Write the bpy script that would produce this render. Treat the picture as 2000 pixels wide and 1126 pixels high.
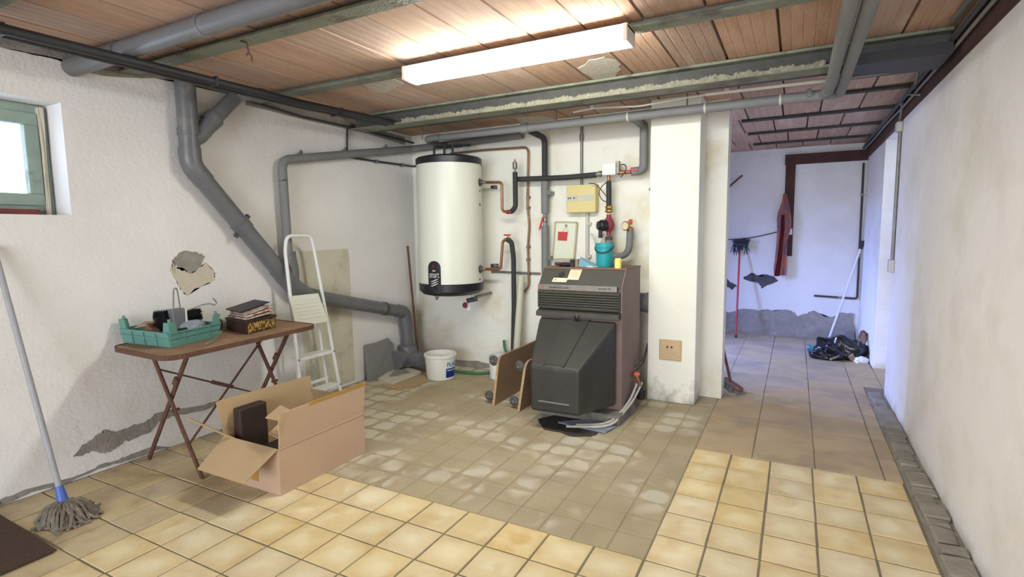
import bpy, bmesh, math, random
from mathutils import Vector, Matrix
R_ = random.Random(7)
PI = math.pi
for o in list(bpy.data.objects): bpy.data.objects.remove(o)
S = bpy.context.scene
C = S.collection

# ------------------------------------------------------------ camera
H = 1.25
FPX = 1045.36
YAW, PITCH, ROLL = .486604, .104596, .0117985
def _axes():
    c, s = math.cos, math.sin
    f = Vector((-s(YAW)*c(PITCH), c(YAW)*c(PITCH), -s(PITCH)))
    r = Vector((c(YAW), s(YAW), 0)); d = f.cross(r)
    return c(ROLL)*r + s(ROLL)*d, -s(ROLL)*r + c(ROLL)*d, f
RIGHT, DOWN, FWD = _axes()
camd = bpy.data.cameras.new('camera'); cam = bpy.data.objects.new('camera', camd); C.objects.link(cam)
camd.sensor_width = 36; camd.lens = FPX/2000*36; camd.clip_start = .02; camd.clip_end = 60
m = Matrix((( RIGHT.x, -DOWN.x, -FWD.x, 0), (RIGHT.y, -DOWN.y, -FWD.y, 0), (RIGHT.z, -DOWN.z, -FWD.z, H), (0, 0, 0, 1)))
cam.matrix_world = m
S.camera = cam
S.view_settings.view_transform = 'Standard'; S.view_settings.look = 'None'
S.view_settings.gamma = 1; S.view_settings.exposure = 0.12
S.view_settings.use_curve_mapping = False

# ------------------------------------------------------------ world, daylight and fill
W = bpy.data.worlds.new('overcast_sky'); S.world = W; W.use_nodes = True
bg = W.node_tree.nodes['Background']; bg.inputs[0].default_value = (.66, .78, 1, 1); bg.inputs[1].default_value = 5.0
LAMP = 54.0
def area(name, loc, rot, sx, sy, power, col):
    l = bpy.data.lights.new(name, 'AREA'); l.shape = 'RECTANGLE'; l.size = sx; l.size_y = sy; l.energy = power; l.color = col
    o = bpy.data.objects.new(name, l); C.objects.link(o); o.location = loc; o.rotation_euler = rot
    return o
# daylight entering through the opening of the back room (left), plus an added, unseen fill light behind the viewer
bl = area('back_room_daylight', (-2.75, 4.85, 1.70), (0, 0, 0), .8, .5, 190, (.27, .38, 1))
bl.rotation_euler = Vector((1, .35, -.28)).to_track_quat('-Z', 'Y').to_euler(); bl.data.spread = math.radians(150)
area('rear_fill', (-.4, -3.8, 1.3), (math.radians(84), 0, 0), 3.4, 1.9, 265, (.86, .91, 1))

# ------------------------------------------------------------ helpers
def at(px, py, X=None, Y=None, Z=None):
    """point of a known plane of the room (X, Y or Z fixed) measured in the survey photograph"""
    v = RIGHT*((px-1000)/FPX) + DOWN*((py-563)/FPX) + FWD
    if X is not None: t = X/v.x
    elif Y is not None: t = Y/v.y
    else: t = (Z-H)/v.z
    return Vector((v.x*t, v.y*t, H+v.z*t))
def wloc(o):
    p = Vector((0, 0, 0))
    while o is not None: p = p+o.location; o = o.parent
    return p
def tag(o, label=None, cat=None, group=None, kind=None):
    if label: o['label'] = label
    if cat: o['category'] = cat
    if group: o['group'] = group
    if kind: o['kind'] = kind
    return o
def thing(name, loc, label, cat, group=None):
    o = bpy.data.objects.new(name, None); C.objects.link(o); o.empty_display_size = .05
    o.location = loc
    return tag(o, label, cat, group)
def obj(name, bm, mt, parent=None, smooth=False, bevel=0, sub=0, kind=None, label=None, auto=None):
    bm.normal_update()
    if len(bm.faces): bmesh.ops.recalc_face_normals(bm, faces=bm.faces)
    me = bpy.data.meshes.new(name)
    xs = [v.co for v in bm.verts]
    lo = Vector((min(v.x for v in xs), min(v.y for v in xs), min(v.z for v in xs)))
    hi = Vector((max(v.x for v in xs), max(v.y for v in xs), max(v.z for v in xs)))
    org = Vector(((lo.x+hi.x)/2, (lo.y+hi.y)/2, lo.z))
    bmesh.ops.translate(bm, verts=bm.verts, vec=-org)
    if smooth:
        for f in bm.faces: f.smooth = True
        for e in bm.edges:
            if len(e.link_faces) == 2 and e.calc_face_angle(0) > math.radians(38): e.smooth = False
    bm.to_mesh(me); bm.free()
    for mm in (mt if isinstance(mt, (list, tuple)) else [mt]): me.materials.append(mm)
    o = bpy.data.objects.new(name, me); C.objects.link(o)
    if parent is not None:
        o.parent = parent; o.location = org - wloc(parent)
    else: o.location = org
    if bevel:
        b = o.modifiers.new('bevel', 'BEVEL'); b.width = bevel; b.segments = 2; b.limit_method = 'ANGLE'; b.angle_limit = math.radians(40)
    if sub:
        b = o.modifiers.new('subdivision', 'SUBSURF'); b.levels = sub; b.render_levels = sub
    if kind: o['kind'] = kind
    if label: o['label'] = label
    return o
def struct(name, bm, mt, parent=None, **k):
    return obj(name, bm, mt, parent, kind='structure', **k)
def NB(): return bmesh.new()
def box(bm, x0, x1, y0, y1, z0, z1, mi=0):
    vs = [bm.verts.new((x, y, z)) for z in (z0, z1) for y in (y0, y1) for x in (x0, x1)]
    for f in ((0, 2, 3, 1), (4, 5, 7, 6), (0, 1, 5, 4), (2, 6, 7, 3), (0, 4, 6, 2), (1, 3, 7, 5)):
        bm.faces.new([vs[i] for i in f]).material_index = mi
    return bm
def B(*a): return box(NB(), *a)
def hexa(bm, p):
    """8 corners: bottom 4 in order, top 4 in order"""
    vs = [bm.verts.new(q) for q in p]
    for f in ((3, 2, 1, 0), (4, 5, 6, 7), (0, 1, 5, 4), (1, 2, 6, 5), (2, 3, 7, 6), (3, 0, 4, 7)): bm.faces.new([vs[i] for i in f])
    return bm
def plate(bm, pts, vec, mi=0):
    """polygon given by its corners, thickened along vec"""
    vec = Vector(vec)
    a = [bm.verts.new(Vector(p)) for p in pts]; b = [bm.verts.new(Vector(p)+vec) for p in pts]
    bm.faces.new(a).material_index = mi; bm.faces.new(b[::-1]).material_index = mi
    n = len(a)
    for i in range(n): bm.faces.new((a[i], a[(i+1) % n], b[(i+1) % n], b[i])).material_index = mi
    return bm
def fillet(pts, r, n=6):
    pts = [Vector(p) for p in pts]
    if r <= 0 or len(pts) < 3: return pts
    out = [pts[0]]
    for i in range(1, len(pts)-1):
        p = pts[i]; a = (pts[i-1]-p); b = (pts[i+1]-p)
        d = min(r, a.length*.48, b.length*.48)
        A = p+a.normalized()*d; Bp = p+b.normalized()*d
        for k in range(n+1):
            t = k/n
            out.append((1-t)**2*A + 2*t*(1-t)*p + t*t*Bp)
    out.append(pts[-1]); return out
def tube(bm, pts, r, seg=14, fr=0, caps=True, mi=0):
    pts = fillet(pts, fr) if fr else [Vector(p) for p in pts]
    q = [pts[0]]
    for p in pts[1:]:
        if (p-q[-1]).length > 1e-5: q.append(p)
    pts = q; n = len(pts); rings = []
    rs = r if isinstance(r, (list, tuple)) else [r]*n
    if len(rs) != n: rs = [rs[0]+(rs[-1]-rs[0])*i/(n-1) for i in range(n)]
    t0 = (pts[1]-pts[0]).normalized()
    up = Vector((0, 0, 1)) if abs(t0.z) < .9 else Vector((1, 0, 0))
    u = t0.cross(up).normalized()
    for i in range(n):
        t = (pts[min(i+1, n-1)]-pts[max(i-1, 0)]).normalized()
        u = (u-t*u.dot(t)).normalized(); w = t.cross(u)
        rings.append([bm.verts.new(pts[i]+(u*math.cos(2*PI*k/seg)+w*math.sin(2*PI*k/seg))*rs[i]) for k in range(seg)])
    for i in range(n-1):
        for k in range(seg):
            bm.faces.new((rings[i][k], rings[i][(k+1) % seg], rings[i+1][(k+1) % seg], rings[i+1][k])).material_index = mi
    if caps:
        bm.faces.new(rings[0][::-1]).material_index = mi; bm.faces.new(rings[-1]).material_index = mi
    return bm
def T(pts, r, fr=0, seg=14): return tube(NB(), pts, r, seg, fr)
def lathe(bm, prof, c, axis=(0, 0, 1), seg=32, mi=0):
    """prof: list of (radius, height along axis)"""
    a = Vector(axis).normalized(); up = Vector((0, 0, 1)) if abs(a.z) < .9 else Vector((1, 0, 0))
    u = a.cross(up).normalized(); w = a.cross(u); c = Vector(c); rings = []
    for r, h in prof:
        if r < 1e-6: rings.append([bm.verts.new(c+a*h)])
        else: rings.append([bm.verts.new(c+a*h+(u*math.cos(2*PI*k/seg)+w*math.sin(2*PI*k/seg))*r) for k in range(seg)])
    for A, Bq in zip(rings, rings[1:]):
        for k in range(seg):
            k2 = (k+1) % seg
            if len(A) == 1 and len(Bq) == 1: continue
            if len(A) == 1: f = (A[0], Bq[k2], Bq[k])
            elif len(Bq) == 1: f = (A[k], A[k2], Bq[0])
            else: f = (A[k], A[k2], Bq[k2], Bq[k])
            bm.faces.new(f).material_index = mi
    return bm
def LT(prof, c, axis=(0, 0, 1), seg=32): return lathe(NB(), prof, c, axis, seg)
def bar(bm, a, b, w, h, up=(0, 0, 1)):
    """rectangular bar from a to b, w across, h along up"""
    a, b, up = Vector(a), Vector(b), Vector(up); t = (b-a).normalized()
    s = t.cross(up).normalized()*w/2; v = s.cross(t).normalized()*h/2
    hexa(bm, [a-s-v, a+s-v, b+s-v, b-s-v, a-s+v, a+s+v, b+s+v, b-s+v]); return bm
def rough(bm, amp, cuts=0, rnd=R_):
    if cuts: bmesh.ops.subdivide_edges(bm, edges=bm.edges[:], cuts=cuts, use_grid_fill=True)
    for v in bm.verts: v.co += Vector((rnd.uniform(-1, 1), rnd.uniform(-1, 1), rnd.uniform(-1, 1)))*amp
    return bm
def text_bm(body, size, depth=.0006):
    cu = bpy.data.curves.new('text', 'FONT'); cu.body = body; cu.size = size; cu.extrude = depth; cu.align_x = 'CENTER'; cu.align_y = 'CENTER'
    cu.resolution_u = 3; cu.offset = size*.012
    o = bpy.data.objects.new('text', cu); C.objects.link(o)
    dg = bpy.context.evaluated_depsgraph_get(); dg.update()
    me = bpy.data.meshes.new_from_object(o.evaluated_get(dg)); bm = NB(); bm.from_mesh(me)
    bpy.data.objects.remove(o); bpy.data.meshes.remove(me)
    return bm
def place(bm, org, ex, ey):
    """map text plane x,y onto org + ex, ey"""
    org, ex, ey = Vector(org), Vector(ex).normalized(), Vector(ey).normalized(); ez = ex.cross(ey)
    for v in bm.verts: v.co = org+ex*v.co.x+ey*v.co.y+ez*v.co.z
    return bm
def wrap(bm, c, r, ang, z, lean=0):
    """bend a flat x,y drawing round a vertical cylinder; ang 0 faces -Y"""
    for v in bm.verts:
        a = ang+v.co.x/r; rr = r+v.co.z
        v.co = Vector((c[0]+math.sin(a)*rr, c[1]-math.cos(a)*rr, z+v.co.y))
    return bm

# ------------------------------------------------------------ materials
def lin(c): return tuple(((x/255)/12.92 if x/255 <= .04045 else ((x/255+.055)/1.055)**2.4) for x in c)+(1,)
MATS = {}
def mat(name, rgb, rough_=.7, metal=0, var=.12, scale=6, bump=.15, bscale=80, rand=0, rgb2=None, mix=(.4, .6), stretch=(1, 1, 1), fine=0, spec=.5, randhue=0, dirt=None, dscale=3, dlim=(.55, .7), centre=None, zst=None):
    if name in MATS: return MATS[name]
    M = bpy.data.materials.new(name); M.use_nodes = True; nt = M.node_tree; N = nt.nodes; L = nt.links
    p = N['Principled BSDF']; p.inputs['Roughness'].default_value = rough_; p.inputs['Metallic'].default_value = metal
    p.inputs['Specular IOR Level'].default_value = spec
    g = N.new('ShaderNodeNewGeometry'); mp = N.new('ShaderNodeMapping'); mp.inputs['Scale'].default_value = stretch
    L.new(g.outputs['Position'], mp.inputs['Vector'])
    def noise(sc, det=5):
        n = N.new('ShaderNodeTexNoise'); n.inputs['Scale'].default_value = sc; n.inputs['Detail'].default_value = det
        n.inputs['Roughness'].default_value = .6
        L.new(mp.outputs[0], n.inputs['Vector']); return n
    n1 = noise(scale)
    rp = N.new('ShaderNodeMapRange'); rp.inputs['From Min'].default_value = mix[0]-.1*(rgb2 is None); rp.inputs['From Max'].default_value = mix[1]+.1*(rgb2 is None)
    L.new(n1.outputs['Fac'], rp.inputs['Value'])
    c1 = Vector(lin(rgb)[:3]); c2 = Vector(lin(rgb2)[:3]) if rgb2 else c1*(1-var)
    if not rgb2: c1 = c1*(1+var*.5)
    mx = N.new('ShaderNodeMix'); mx.data_type = 'RGBA'
    mx.inputs['A'].default_value = (*c1, 1); mx.inputs['B'].default_value = (*c2, 1)
    L.new(rp.outputs[0], mx.inputs['Factor']); col = mx.outputs['Result']
    if dirt:
        n3 = noise(dscale, 8); r3 = N.new('ShaderNodeMapRange'); r3.inputs['From Min'].default_value = dlim[0]; r3.inputs['From Max'].default_value = dlim[1]
        L.new(n3.outputs['Fac'], r3.inputs['Value']); m3 = N.new('ShaderNodeMix'); m3.data_type = 'RGBA'
        L.new(r3.outputs[0], m3.inputs['Factor']); L.new(col, m3.inputs['A']); m3.inputs['B'].default_value = lin(dirt); col = m3.outputs['Result']
    if zst:
        sz = N.new('ShaderNodeSeparateXYZ'); L.new(g.outputs['Position'], sz.inputs[0]); nz = noise(zst[2], 8)
        mz = N.new('ShaderNodeMath'); mz.operation = 'MULTIPLY_ADD'; mz.inputs[1].default_value = -zst[1]*2.2; L.new(nz.outputs['Fac'], mz.inputs[0]); L.new(sz.outputs['Z'], mz.inputs[2])
        rz = N.new('ShaderNodeMapRange'); rz.inputs['From Min'].default_value = -zst[1]*1.4; rz.inputs['From Max'].default_value = -zst[1]*.5; rz.inputs['To Min'].default_value = zst[3]; rz.inputs['To Max'].default_value = 0
        L.new(mz.outputs[0], rz.inputs['Value']); m7 = N.new('ShaderNodeMix'); m7.data_type = 'RGBA'; L.new(rz.outputs[0], m7.inputs['Factor']); L.new(col, m7.inputs['A']); m7.inputs['B'].default_value = lin(zst[0]); col = m7.outputs['Result']
    if centre:
        tc = N.new('ShaderNodeTexCoord'); sx = N.new('ShaderNodeSeparateXYZ'); L.new(tc.outputs['Object'], sx.inputs[0])
        ab = []
        for k in 'XY':
            a = N.new('ShaderNodeMath'); a.operation = 'ABSOLUTE'; L.new(sx.outputs[k], a.inputs[0]); b = N.new('ShaderNodeMath'); b.operation = 'POWER'; b.inputs[1].default_value = 3; L.new(a.outputs[0], b.inputs[0]); ab.append(b)
        ad = N.new('ShaderNodeMath'); L.new(ab[0].outputs[0], ad.inputs[0]); L.new(ab[1].outputs[0], ad.inputs[1])
        rt_ = N.new('ShaderNodeMath'); rt_.operation = 'POWER'; rt_.inputs[1].default_value = 1/3; L.new(ad.outputs[0], rt_.inputs[0])
        nn2 = noise(centre[3], 3); m1 = N.new('ShaderNodeMath'); m1.operation = 'MULTIPLY_ADD'; m1.inputs[1].default_value = centre[4]; L.new(nn2.outputs['Fac'], m1.inputs[0]); L.new(rt_.outputs[0], m1.inputs[2])
        r5 = N.new('ShaderNodeMapRange'); r5.inputs['From Min'].default_value = centre[1]; r5.inputs['From Max'].default_value = centre[2]; r5.inputs['To Min'].default_value = 1; r5.inputs['To Max'].default_value = 0
        L.new(m1.outputs[0], r5.inputs['Value'])
        nb = noise(centre[5], 2); r6 = N.new('ShaderNodeMapRange'); r6.inputs['From Min'].default_value = centre[6]; r6.inputs['From Max'].default_value = centre[6]+.08; L.new(nb.outputs['Fac'], r6.inputs['Value'])
        mu = N.new('ShaderNodeMath'); mu.operation = 'MULTIPLY'; L.new(r5.outputs[0], mu.inputs[0]); L.new(r6.outputs[0], mu.inputs[1])
        m6 = N.new('ShaderNodeMix'); m6.data_type = 'RGBA'; L.new(mu.outputs[0], m6.inputs['Factor']); L.new(col, m6.inputs['A']); m6.inputs['B'].default_value = lin(centre[0]); col = m6.outputs['Result']
    if rand or randhue:
        oi = N.new('ShaderNodeObjectInfo'); hs = N.new('ShaderNodeHueSaturation')
        r2 = N.new('ShaderNodeMapRange'); r2.inputs['To Min'].default_value = 1-rand; r2.inputs['To Max'].default_value = 1+rand*.6
        L.new(oi.outputs['Random'], r2.inputs['Value']); L.new(r2.outputs[0], hs.inputs['Value'])
        if randhue:
            ml = N.new('ShaderNodeMath'); ml.operation = 'MULTIPLY'; ml.inputs[1].default_value = 7.31; fr_ = N.new('ShaderNodeMath'); fr_.operation = 'FRACT'
            L.new(oi.outputs['Random'], ml.inputs[0]); L.new(ml.outputs[0], fr_.inputs[0])
            r4 = N.new('ShaderNodeMapRange'); r4.inputs['To Min'].default_value = 1-randhue; r4.inputs['To Max'].default_value = 1+randhue
            L.new(fr_.outputs[0], r4.inputs['Value']); L.new(r4.outputs[0], hs.inputs['Saturation'])
        L.new(col, hs.inputs['Color']); col = hs.outputs[0]
    L.new(col, p.inputs['Base Color'])
    if bump:
        n2 = noise(bscale, 3); b = N.new('ShaderNodeBump'); b.inputs['Strength'].default_value = bump; b.inputs['Distance'].default_value = .01
        L.new(n2.outputs['Fac'], b.inputs['Height'])
        if fine:
            n5 = noise(fine, 4); b2 = N.new('ShaderNodeBump'); b2.inputs['Strength'].default_value = bump; b2.inputs['Distance'].default_value = .03
            L.new(n5.outputs['Fac'], b2.inputs['Height']); L.new(b.outputs[0], b2.inputs['Normal']); L.new(b2.outputs[0], p.inputs['Normal'])
        else: L.new(b.outputs[0], p.inputs['Normal'])
    MATS[name] = M; return M
def emit(name, rgb, st):
    M = bpy.data.materials.new(name); M.use_nodes = True; p = M.node_tree.nodes['Principled BSDF']
    p.inputs['Base Color'].default_value = lin(rgb); p.inputs['Emission Color'].default_value = lin(rgb); p.inputs['Emission Strength'].default_value = st
    return M
def glass(name, alpha_mix=.12, rgb=(255, 255, 255)):
    M = bpy.data.materials.new(name); M.use_nodes = True; N = M.node_tree.nodes; L = M.node_tree.links
    N.remove(N['Principled BSDF']); t = N.new('ShaderNodeBsdfTransparent'); g = N.new('ShaderNodeBsdfGlossy'); g.inputs['Roughness'].default_value = .03
    t.inputs[0].default_value = lin(rgb); x = N.new('ShaderNodeMixShader'); x.inputs[0].default_value = alpha_mix
    L.new(t.outputs[0], x.inputs[1]); L.new(g.outputs[0], x.inputs[2]); L.new(x.outputs[0], N['Material Output'].inputs[0]); return M

plaster = mat('white_plaster', (230, 228, 226), .92, var=.06, scale=1.6, bump=.28, bscale=45, fine=7, dirt=(217, 213, 206), dscale=1.3, dlim=(.52, .75))
plaster_b = mat('back_wall_plaster', (236, 235, 226), .92, var=.05, scale=1.5, bump=.2, bscale=50, fine=7, dirt=(214, 206, 178), dscale=1.8, dlim=(.52, .7), zst=((206, 192, 158), .5, 4, .7))
plaster_r = mat('right_wall_plaster', (240, 238, 240), .92, var=.05, scale=1.2, bump=.22, bscale=50, fine=5, dirt=(221, 217, 210), dscale=1.5, dlim=(.48, .7), zst=((176, 166, 146), .12, 7, .6))
whitewash = mat('whitewash', (244, 243, 232), .85, var=.04, scale=2, bump=.2, bscale=40, fine=8, zst=((120, 118, 106), .22, 9, .8))
mortar = mat('bare_mortar', (152, 146, 138), .95, var=.25, scale=14, bump=.6, bscale=60)
mortar_l = mat('pale_mortar', (205, 196, 178), .95, var=.08, scale=10, bump=.4, bscale=60)
blackstain = mat('damp_stain', (84, 80, 86), .95, var=.3, scale=20, bump=.5, bscale=60)
patchm = mat('old_limewash_patch', (206, 202, 184), .92, var=.1, scale=5, bump=.2, bscale=50, dirt=(170, 164, 140), dscale=5, dlim=(.55, .7))
ceilpatch = mat('ceiling_plaster_daub', (198, 192, 178), .95, var=.12, scale=20, bump=.6, bscale=60)
grout = mat('grout', (130, 119, 102), .95, var=.2, scale=12, bump=.3, bscale=80)
dustg = mat('dusty_grout', (152, 139, 115), .95, var=.12, scale=6, bump=.2, bscale=80)
tile_y = mat('yellow_tile', (218, 197, 150), .5, var=.12, scale=9, bump=.1, bscale=50, rand=.07, randhue=.14, dirt=(204, 174, 120), dscale=4.5, dlim=(.5, .75), centre=((231, 218, 182), .08, .16, 7, .12, 3.1, .40))
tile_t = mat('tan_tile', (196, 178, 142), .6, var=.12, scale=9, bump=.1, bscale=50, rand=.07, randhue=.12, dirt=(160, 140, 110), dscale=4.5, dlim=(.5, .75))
tile_d = mat('dusty_tile', (172, 158, 130), .85, var=.05, scale=3, bump=.1, bscale=60, rand=.03, randhue=.06, dirt=(158, 144, 118), dscale=3, dlim=(.45, .7), centre=((194, 187, 168), .098, .112, 9, .085, 2.3, .50))
tile_c = mat('corridor_tile', (184, 164, 132), .65, var=.1, scale=5, bump=.1, bscale=50, rand=.05, randhue=.1, dirt=(158, 142, 122), dscale=2.5, dlim=(.45, .7))
stone = mat('curb_mortar', (150, 143, 132), .95, var=.22, scale=10, bump=.6, bscale=50, rand=.12)
clay = mat('fired_clay_board', (188, 157, 137), .85, var=.14, scale=3, bump=.35, bscale=16, rand=.14, randhue=.15, stretch=(6, .9, 4), dirt=(206, 180, 160), dscale=2, dlim=(.55, .75))
steel_g = mat('green_painted_steel', (126, 130, 114), .6, var=.25, scale=10, bump=.5, bscale=70, dirt=(96, 92, 82), dscale=6, dlim=(.55, .65))
steel_d = mat('dark_steel', (78, 78, 76), .7, var=.25, scale=10, bump=.4, bscale=60)
grit = mat('gritty_mortar_ledge', (150, 148, 130), .95, var=.3, scale=30, bump=1, bscale=80)
pvc = mat('grey_pvc', (106, 107, 110), .38, var=.1, scale=6, bump=.04, bscale=30, dirt=(124, 122, 118), dscale=8, dlim=(.58, .7))
foam = mat('grey_foam_lagging', (124, 125, 126), .7, var=.1, scale=8, bump=.1, bscale=40)
foam_d = mat('black_foam_lagging', (52, 53, 55), .75, var=.15, scale=8, bump=.12, bscale=40)
blackp = mat('black_paint', (42, 41, 46), .55, var=.2, scale=6, bump=.1)
copper = mat('copper', (172, 122, 94), .45, .8, var=.25, scale=14, bump=.05)
copper_o = mat('tarnished_copper', (150, 112, 88), .5, .6, var=.3, scale=14, bump=.05)
brass = mat('brass', (170, 138, 84), .4, .9, var=.25, scale=20, bump=.05)
zinc = mat('galvanised_steel', (140, 138, 132), .5, .6, var=.2, scale=20, bump=.05)
enamel = mat('white_enamel', (222, 224, 212), .35, var=.02, scale=2, bump=.01)
blackpl = mat('black_plastic', (30, 30, 36), .4, var=.1, scale=6, bump=.02)
white = mat('white_plastic', (232, 232, 226), .5, var=.03, scale=4, bump=.02)
print_w = mat('white_print', (236, 236, 236), .6, var=.01, bump=0)
print_s = mat('silver_print', (180, 180, 184), .5, var=.01, bump=0)
print_b = mat('blue_print', (30, 72, 190), .6, var=.03, bump=0)
print_c = mat('cyan_print', (60, 140, 200), .6, var=.03, bump=0)
print_r = mat('red_print', (196, 60, 60), .6, var=.03, bump=0)
print_k = mat('black_print', (40, 38, 38), .6, var=.03, bump=0)
cream = mat('cream_plastic', (214, 200, 140), .5, var=.05, scale=5, bump=.02)
boil_f = mat('boiler_front_paint', (66, 64, 58), .6, var=.15, scale=7, bump=.12, bscale=60, dirt=(92, 86, 76), dscale=6, dlim=(.6, .75))
boil_h = mat('boiler_hood_plastic', (52, 52, 48), .5, var=.2, scale=5, bump=.15, bscale=50, dirt=(76, 74, 66), dscale=4, dlim=(.58, .75))
boil_s = mat('boiler_side_paint', (118, 98, 94), .6, var=.12, scale=4, bump=.05)
rust = mat('rusty_iron', (98, 66, 52), .8, var=.35, scale=18, bump=.4, bscale=90)
boil_t = mat('boiler_top_rusty', (120, 92, 76), .7, var=.3, scale=10, bump=.2)
tabletop = mat('worn_table_board', (150, 118, 90), .75, var=.25, scale=9, bump=.15, dirt=(186, 160, 122), dscale=8, dlim=(.58, .7))
redw = mat('red_metal', (140, 52, 64), .5, var=.15, scale=10, bump=.05)
brightred = mat('red_plastic', (196, 50, 56), .45, var=.05, bump=.02)
teal = mat('teal_plastic', (28, 148, 156), .45, var=.06, scale=5, bump=.02)
crate_m = mat('sea_green_plastic', (96, 146, 136), .45, var=.12, scale=8, bump=.03)
yellow = mat('yellow_wax', (232, 222, 120), .5, var=.06, bump=.02)
paperm = mat('paper', (222, 214, 178), .8, var=.06, scale=8, bump=.02)
newsp = mat('newspaper', (190, 182, 172), .85, var=.3, scale=40, bump=.05, rgb2=(140, 110, 104), mix=(.45, .6))
news_r = mat('printed_magazine', (196, 118, 90), .7, var=.2, scale=30, bump=.05, rgb2=(216, 206, 190), mix=(.45, .55))
card = mat('cardboard', (188, 160, 136), .85, var=.05, scale=4, bump=.04, bscale=100)
card_in = mat('cardboard_inside', (178, 152, 116), .85, var=.06, scale=4, bump=.04, bscale=100)
tape = mat('brown_tape', (170, 134, 62), .35, var=.15, scale=20, bump=.05)
darkbox = mat('dark_brown_plastic', (56, 42, 38), .6, var=.25, scale=8, bump=.05)
alu = mat('white_aluminium', (222, 224, 222), .4, var=.04, scale=6, bump=.02)
mopm = mat('grey_mop_yarn', (132, 124, 112), .95, var=.3, scale=40, bump=.5, bscale=120)
blue = mat('blue_plastic', (74, 104, 190), .45, var=.05, bump=.02)
handle_m = mat('grey_enamelled_handle', (160, 160, 166), .45, var=.1, scale=12, bump=.05)
matm = mat('brown_doormat', (74, 54, 42), .98, var=.2, scale=60, bump=.6, bscale=200)
plyw = mat('plywood', (150, 124, 100), .75, var=.15, scale=5, bump=.1, stretch=(1, 1, 3))
ply_e = mat('plywood_edge', (186, 158, 118), .8, var=.2, scale=30, bump=.1)
wheelm = mat('grey_rubber', (84, 84, 82), .6, var=.2, scale=14, bump=.1)
greyb = mat('grey_board', (132, 132, 130), .7, var=.06, scale=6, bump=.05)
wood = mat('brown_wood', (112, 80, 62), .75, var=.25, scale=14, bump=.15, stretch=(1, 1, .3))
wood_l = mat('pale_wood', (158, 130, 104), .8, var=.25, scale=14, bump=.15)
brownp = mat('brown_stained_timber', (78, 50, 44), .85, var=.25, scale=8, bump=.3, bscale=40)
hosem = mat('green_hose', (46, 116, 76), .5, var=.15, scale=20, bump=.05)
concrete = mat('concrete', (128, 124, 116), .95, var=.2, scale=8, bump=.4, bscale=60, dirt=(96, 88, 80), dscale=6, dlim=(.5, .65))
bagm = mat('black_bin_bag', (20, 20, 26), .22, var=.1, scale=8, bump=.6, bscale=18)
cloth_r = mat('brick_red_checked_cloth', (222, 140, 116), .95, var=.2, scale=16, bump=.4, bscale=30, rgb2=(164, 136, 148), mix=(.42, .58))
cloth_k = mat('dark_red_cloth', (150, 56, 56), .95, var=.2, scale=16, bump=.3)
bristle = mat('black_bristle', (16, 15, 22), .9, var=.3, scale=40, bump=.5, bscale=150)
greybris = mat('blue_grey_bristle', (70, 76, 96), .9, var=.3, scale=40, bump=.5, bscale=150)
winp = mat('green_grey_window_paint', (140, 158, 146), .6, var=.15, scale=8, bump=.2, dirt=(104, 118, 112), dscale=9, dlim=(.55, .65))
reveal_red = mat('red_lead_primer', (120, 62, 58), .8, var=.2, scale=14, bump=.2)
cable = mat('grey_cable', (128, 126, 122), .6, var=.12, scale=12, bump=.05)
cable_d = mat('dark_cable', (62, 60, 62), .6, var=.12, scale=12, bump=.05)
conduit = mat('pale_conduit', (196, 194, 186), .55, var=.08, scale=10, bump=.03)
gold = mat('gilt_print', (176, 150, 78), .45, var=.2, rgb2=(70, 44, 26), scale=55, mix=(.46, .54), bump=.1)
tinbrown = mat('dark_tin', (64, 42, 34), .5, .2, var=.25, scale=14, bump=.1)
bluefold = mat('blue_card', (110, 150, 170), .6, var=.06, scale=8, bump=.02)
leather = mat('dark_leather', (44, 38, 40), .6, var=.2, scale=14, bump=.2)
orange = mat('orange_plastic', (220, 110, 70), .5, var=.08, bump=.02)
bluepl = mat('pale_blue_plastic_bag', (146, 156, 172), .4, var=.15, scale=20, bump=.4, bscale=40)
greymet = mat('grey_sheet_metal', (126, 130, 134), .5, .4, var=.12, scale=10, bump=.05)
clearpl = mat('clear_greenish_plastic', (222, 226, 206), .3, var=.05, scale=5, bump=.02)
lampwhite = mat('lamp_base_white', (236, 232, 220), .5, var=.02, bump=0)
lampglow = emit("lit_diffuser", (250, 251, 240), LAMP)
pvcwhite = mat('yellowed_white_pvc', (200, 198, 178), .5, var=.06, scale=10, bump=.04)

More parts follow.
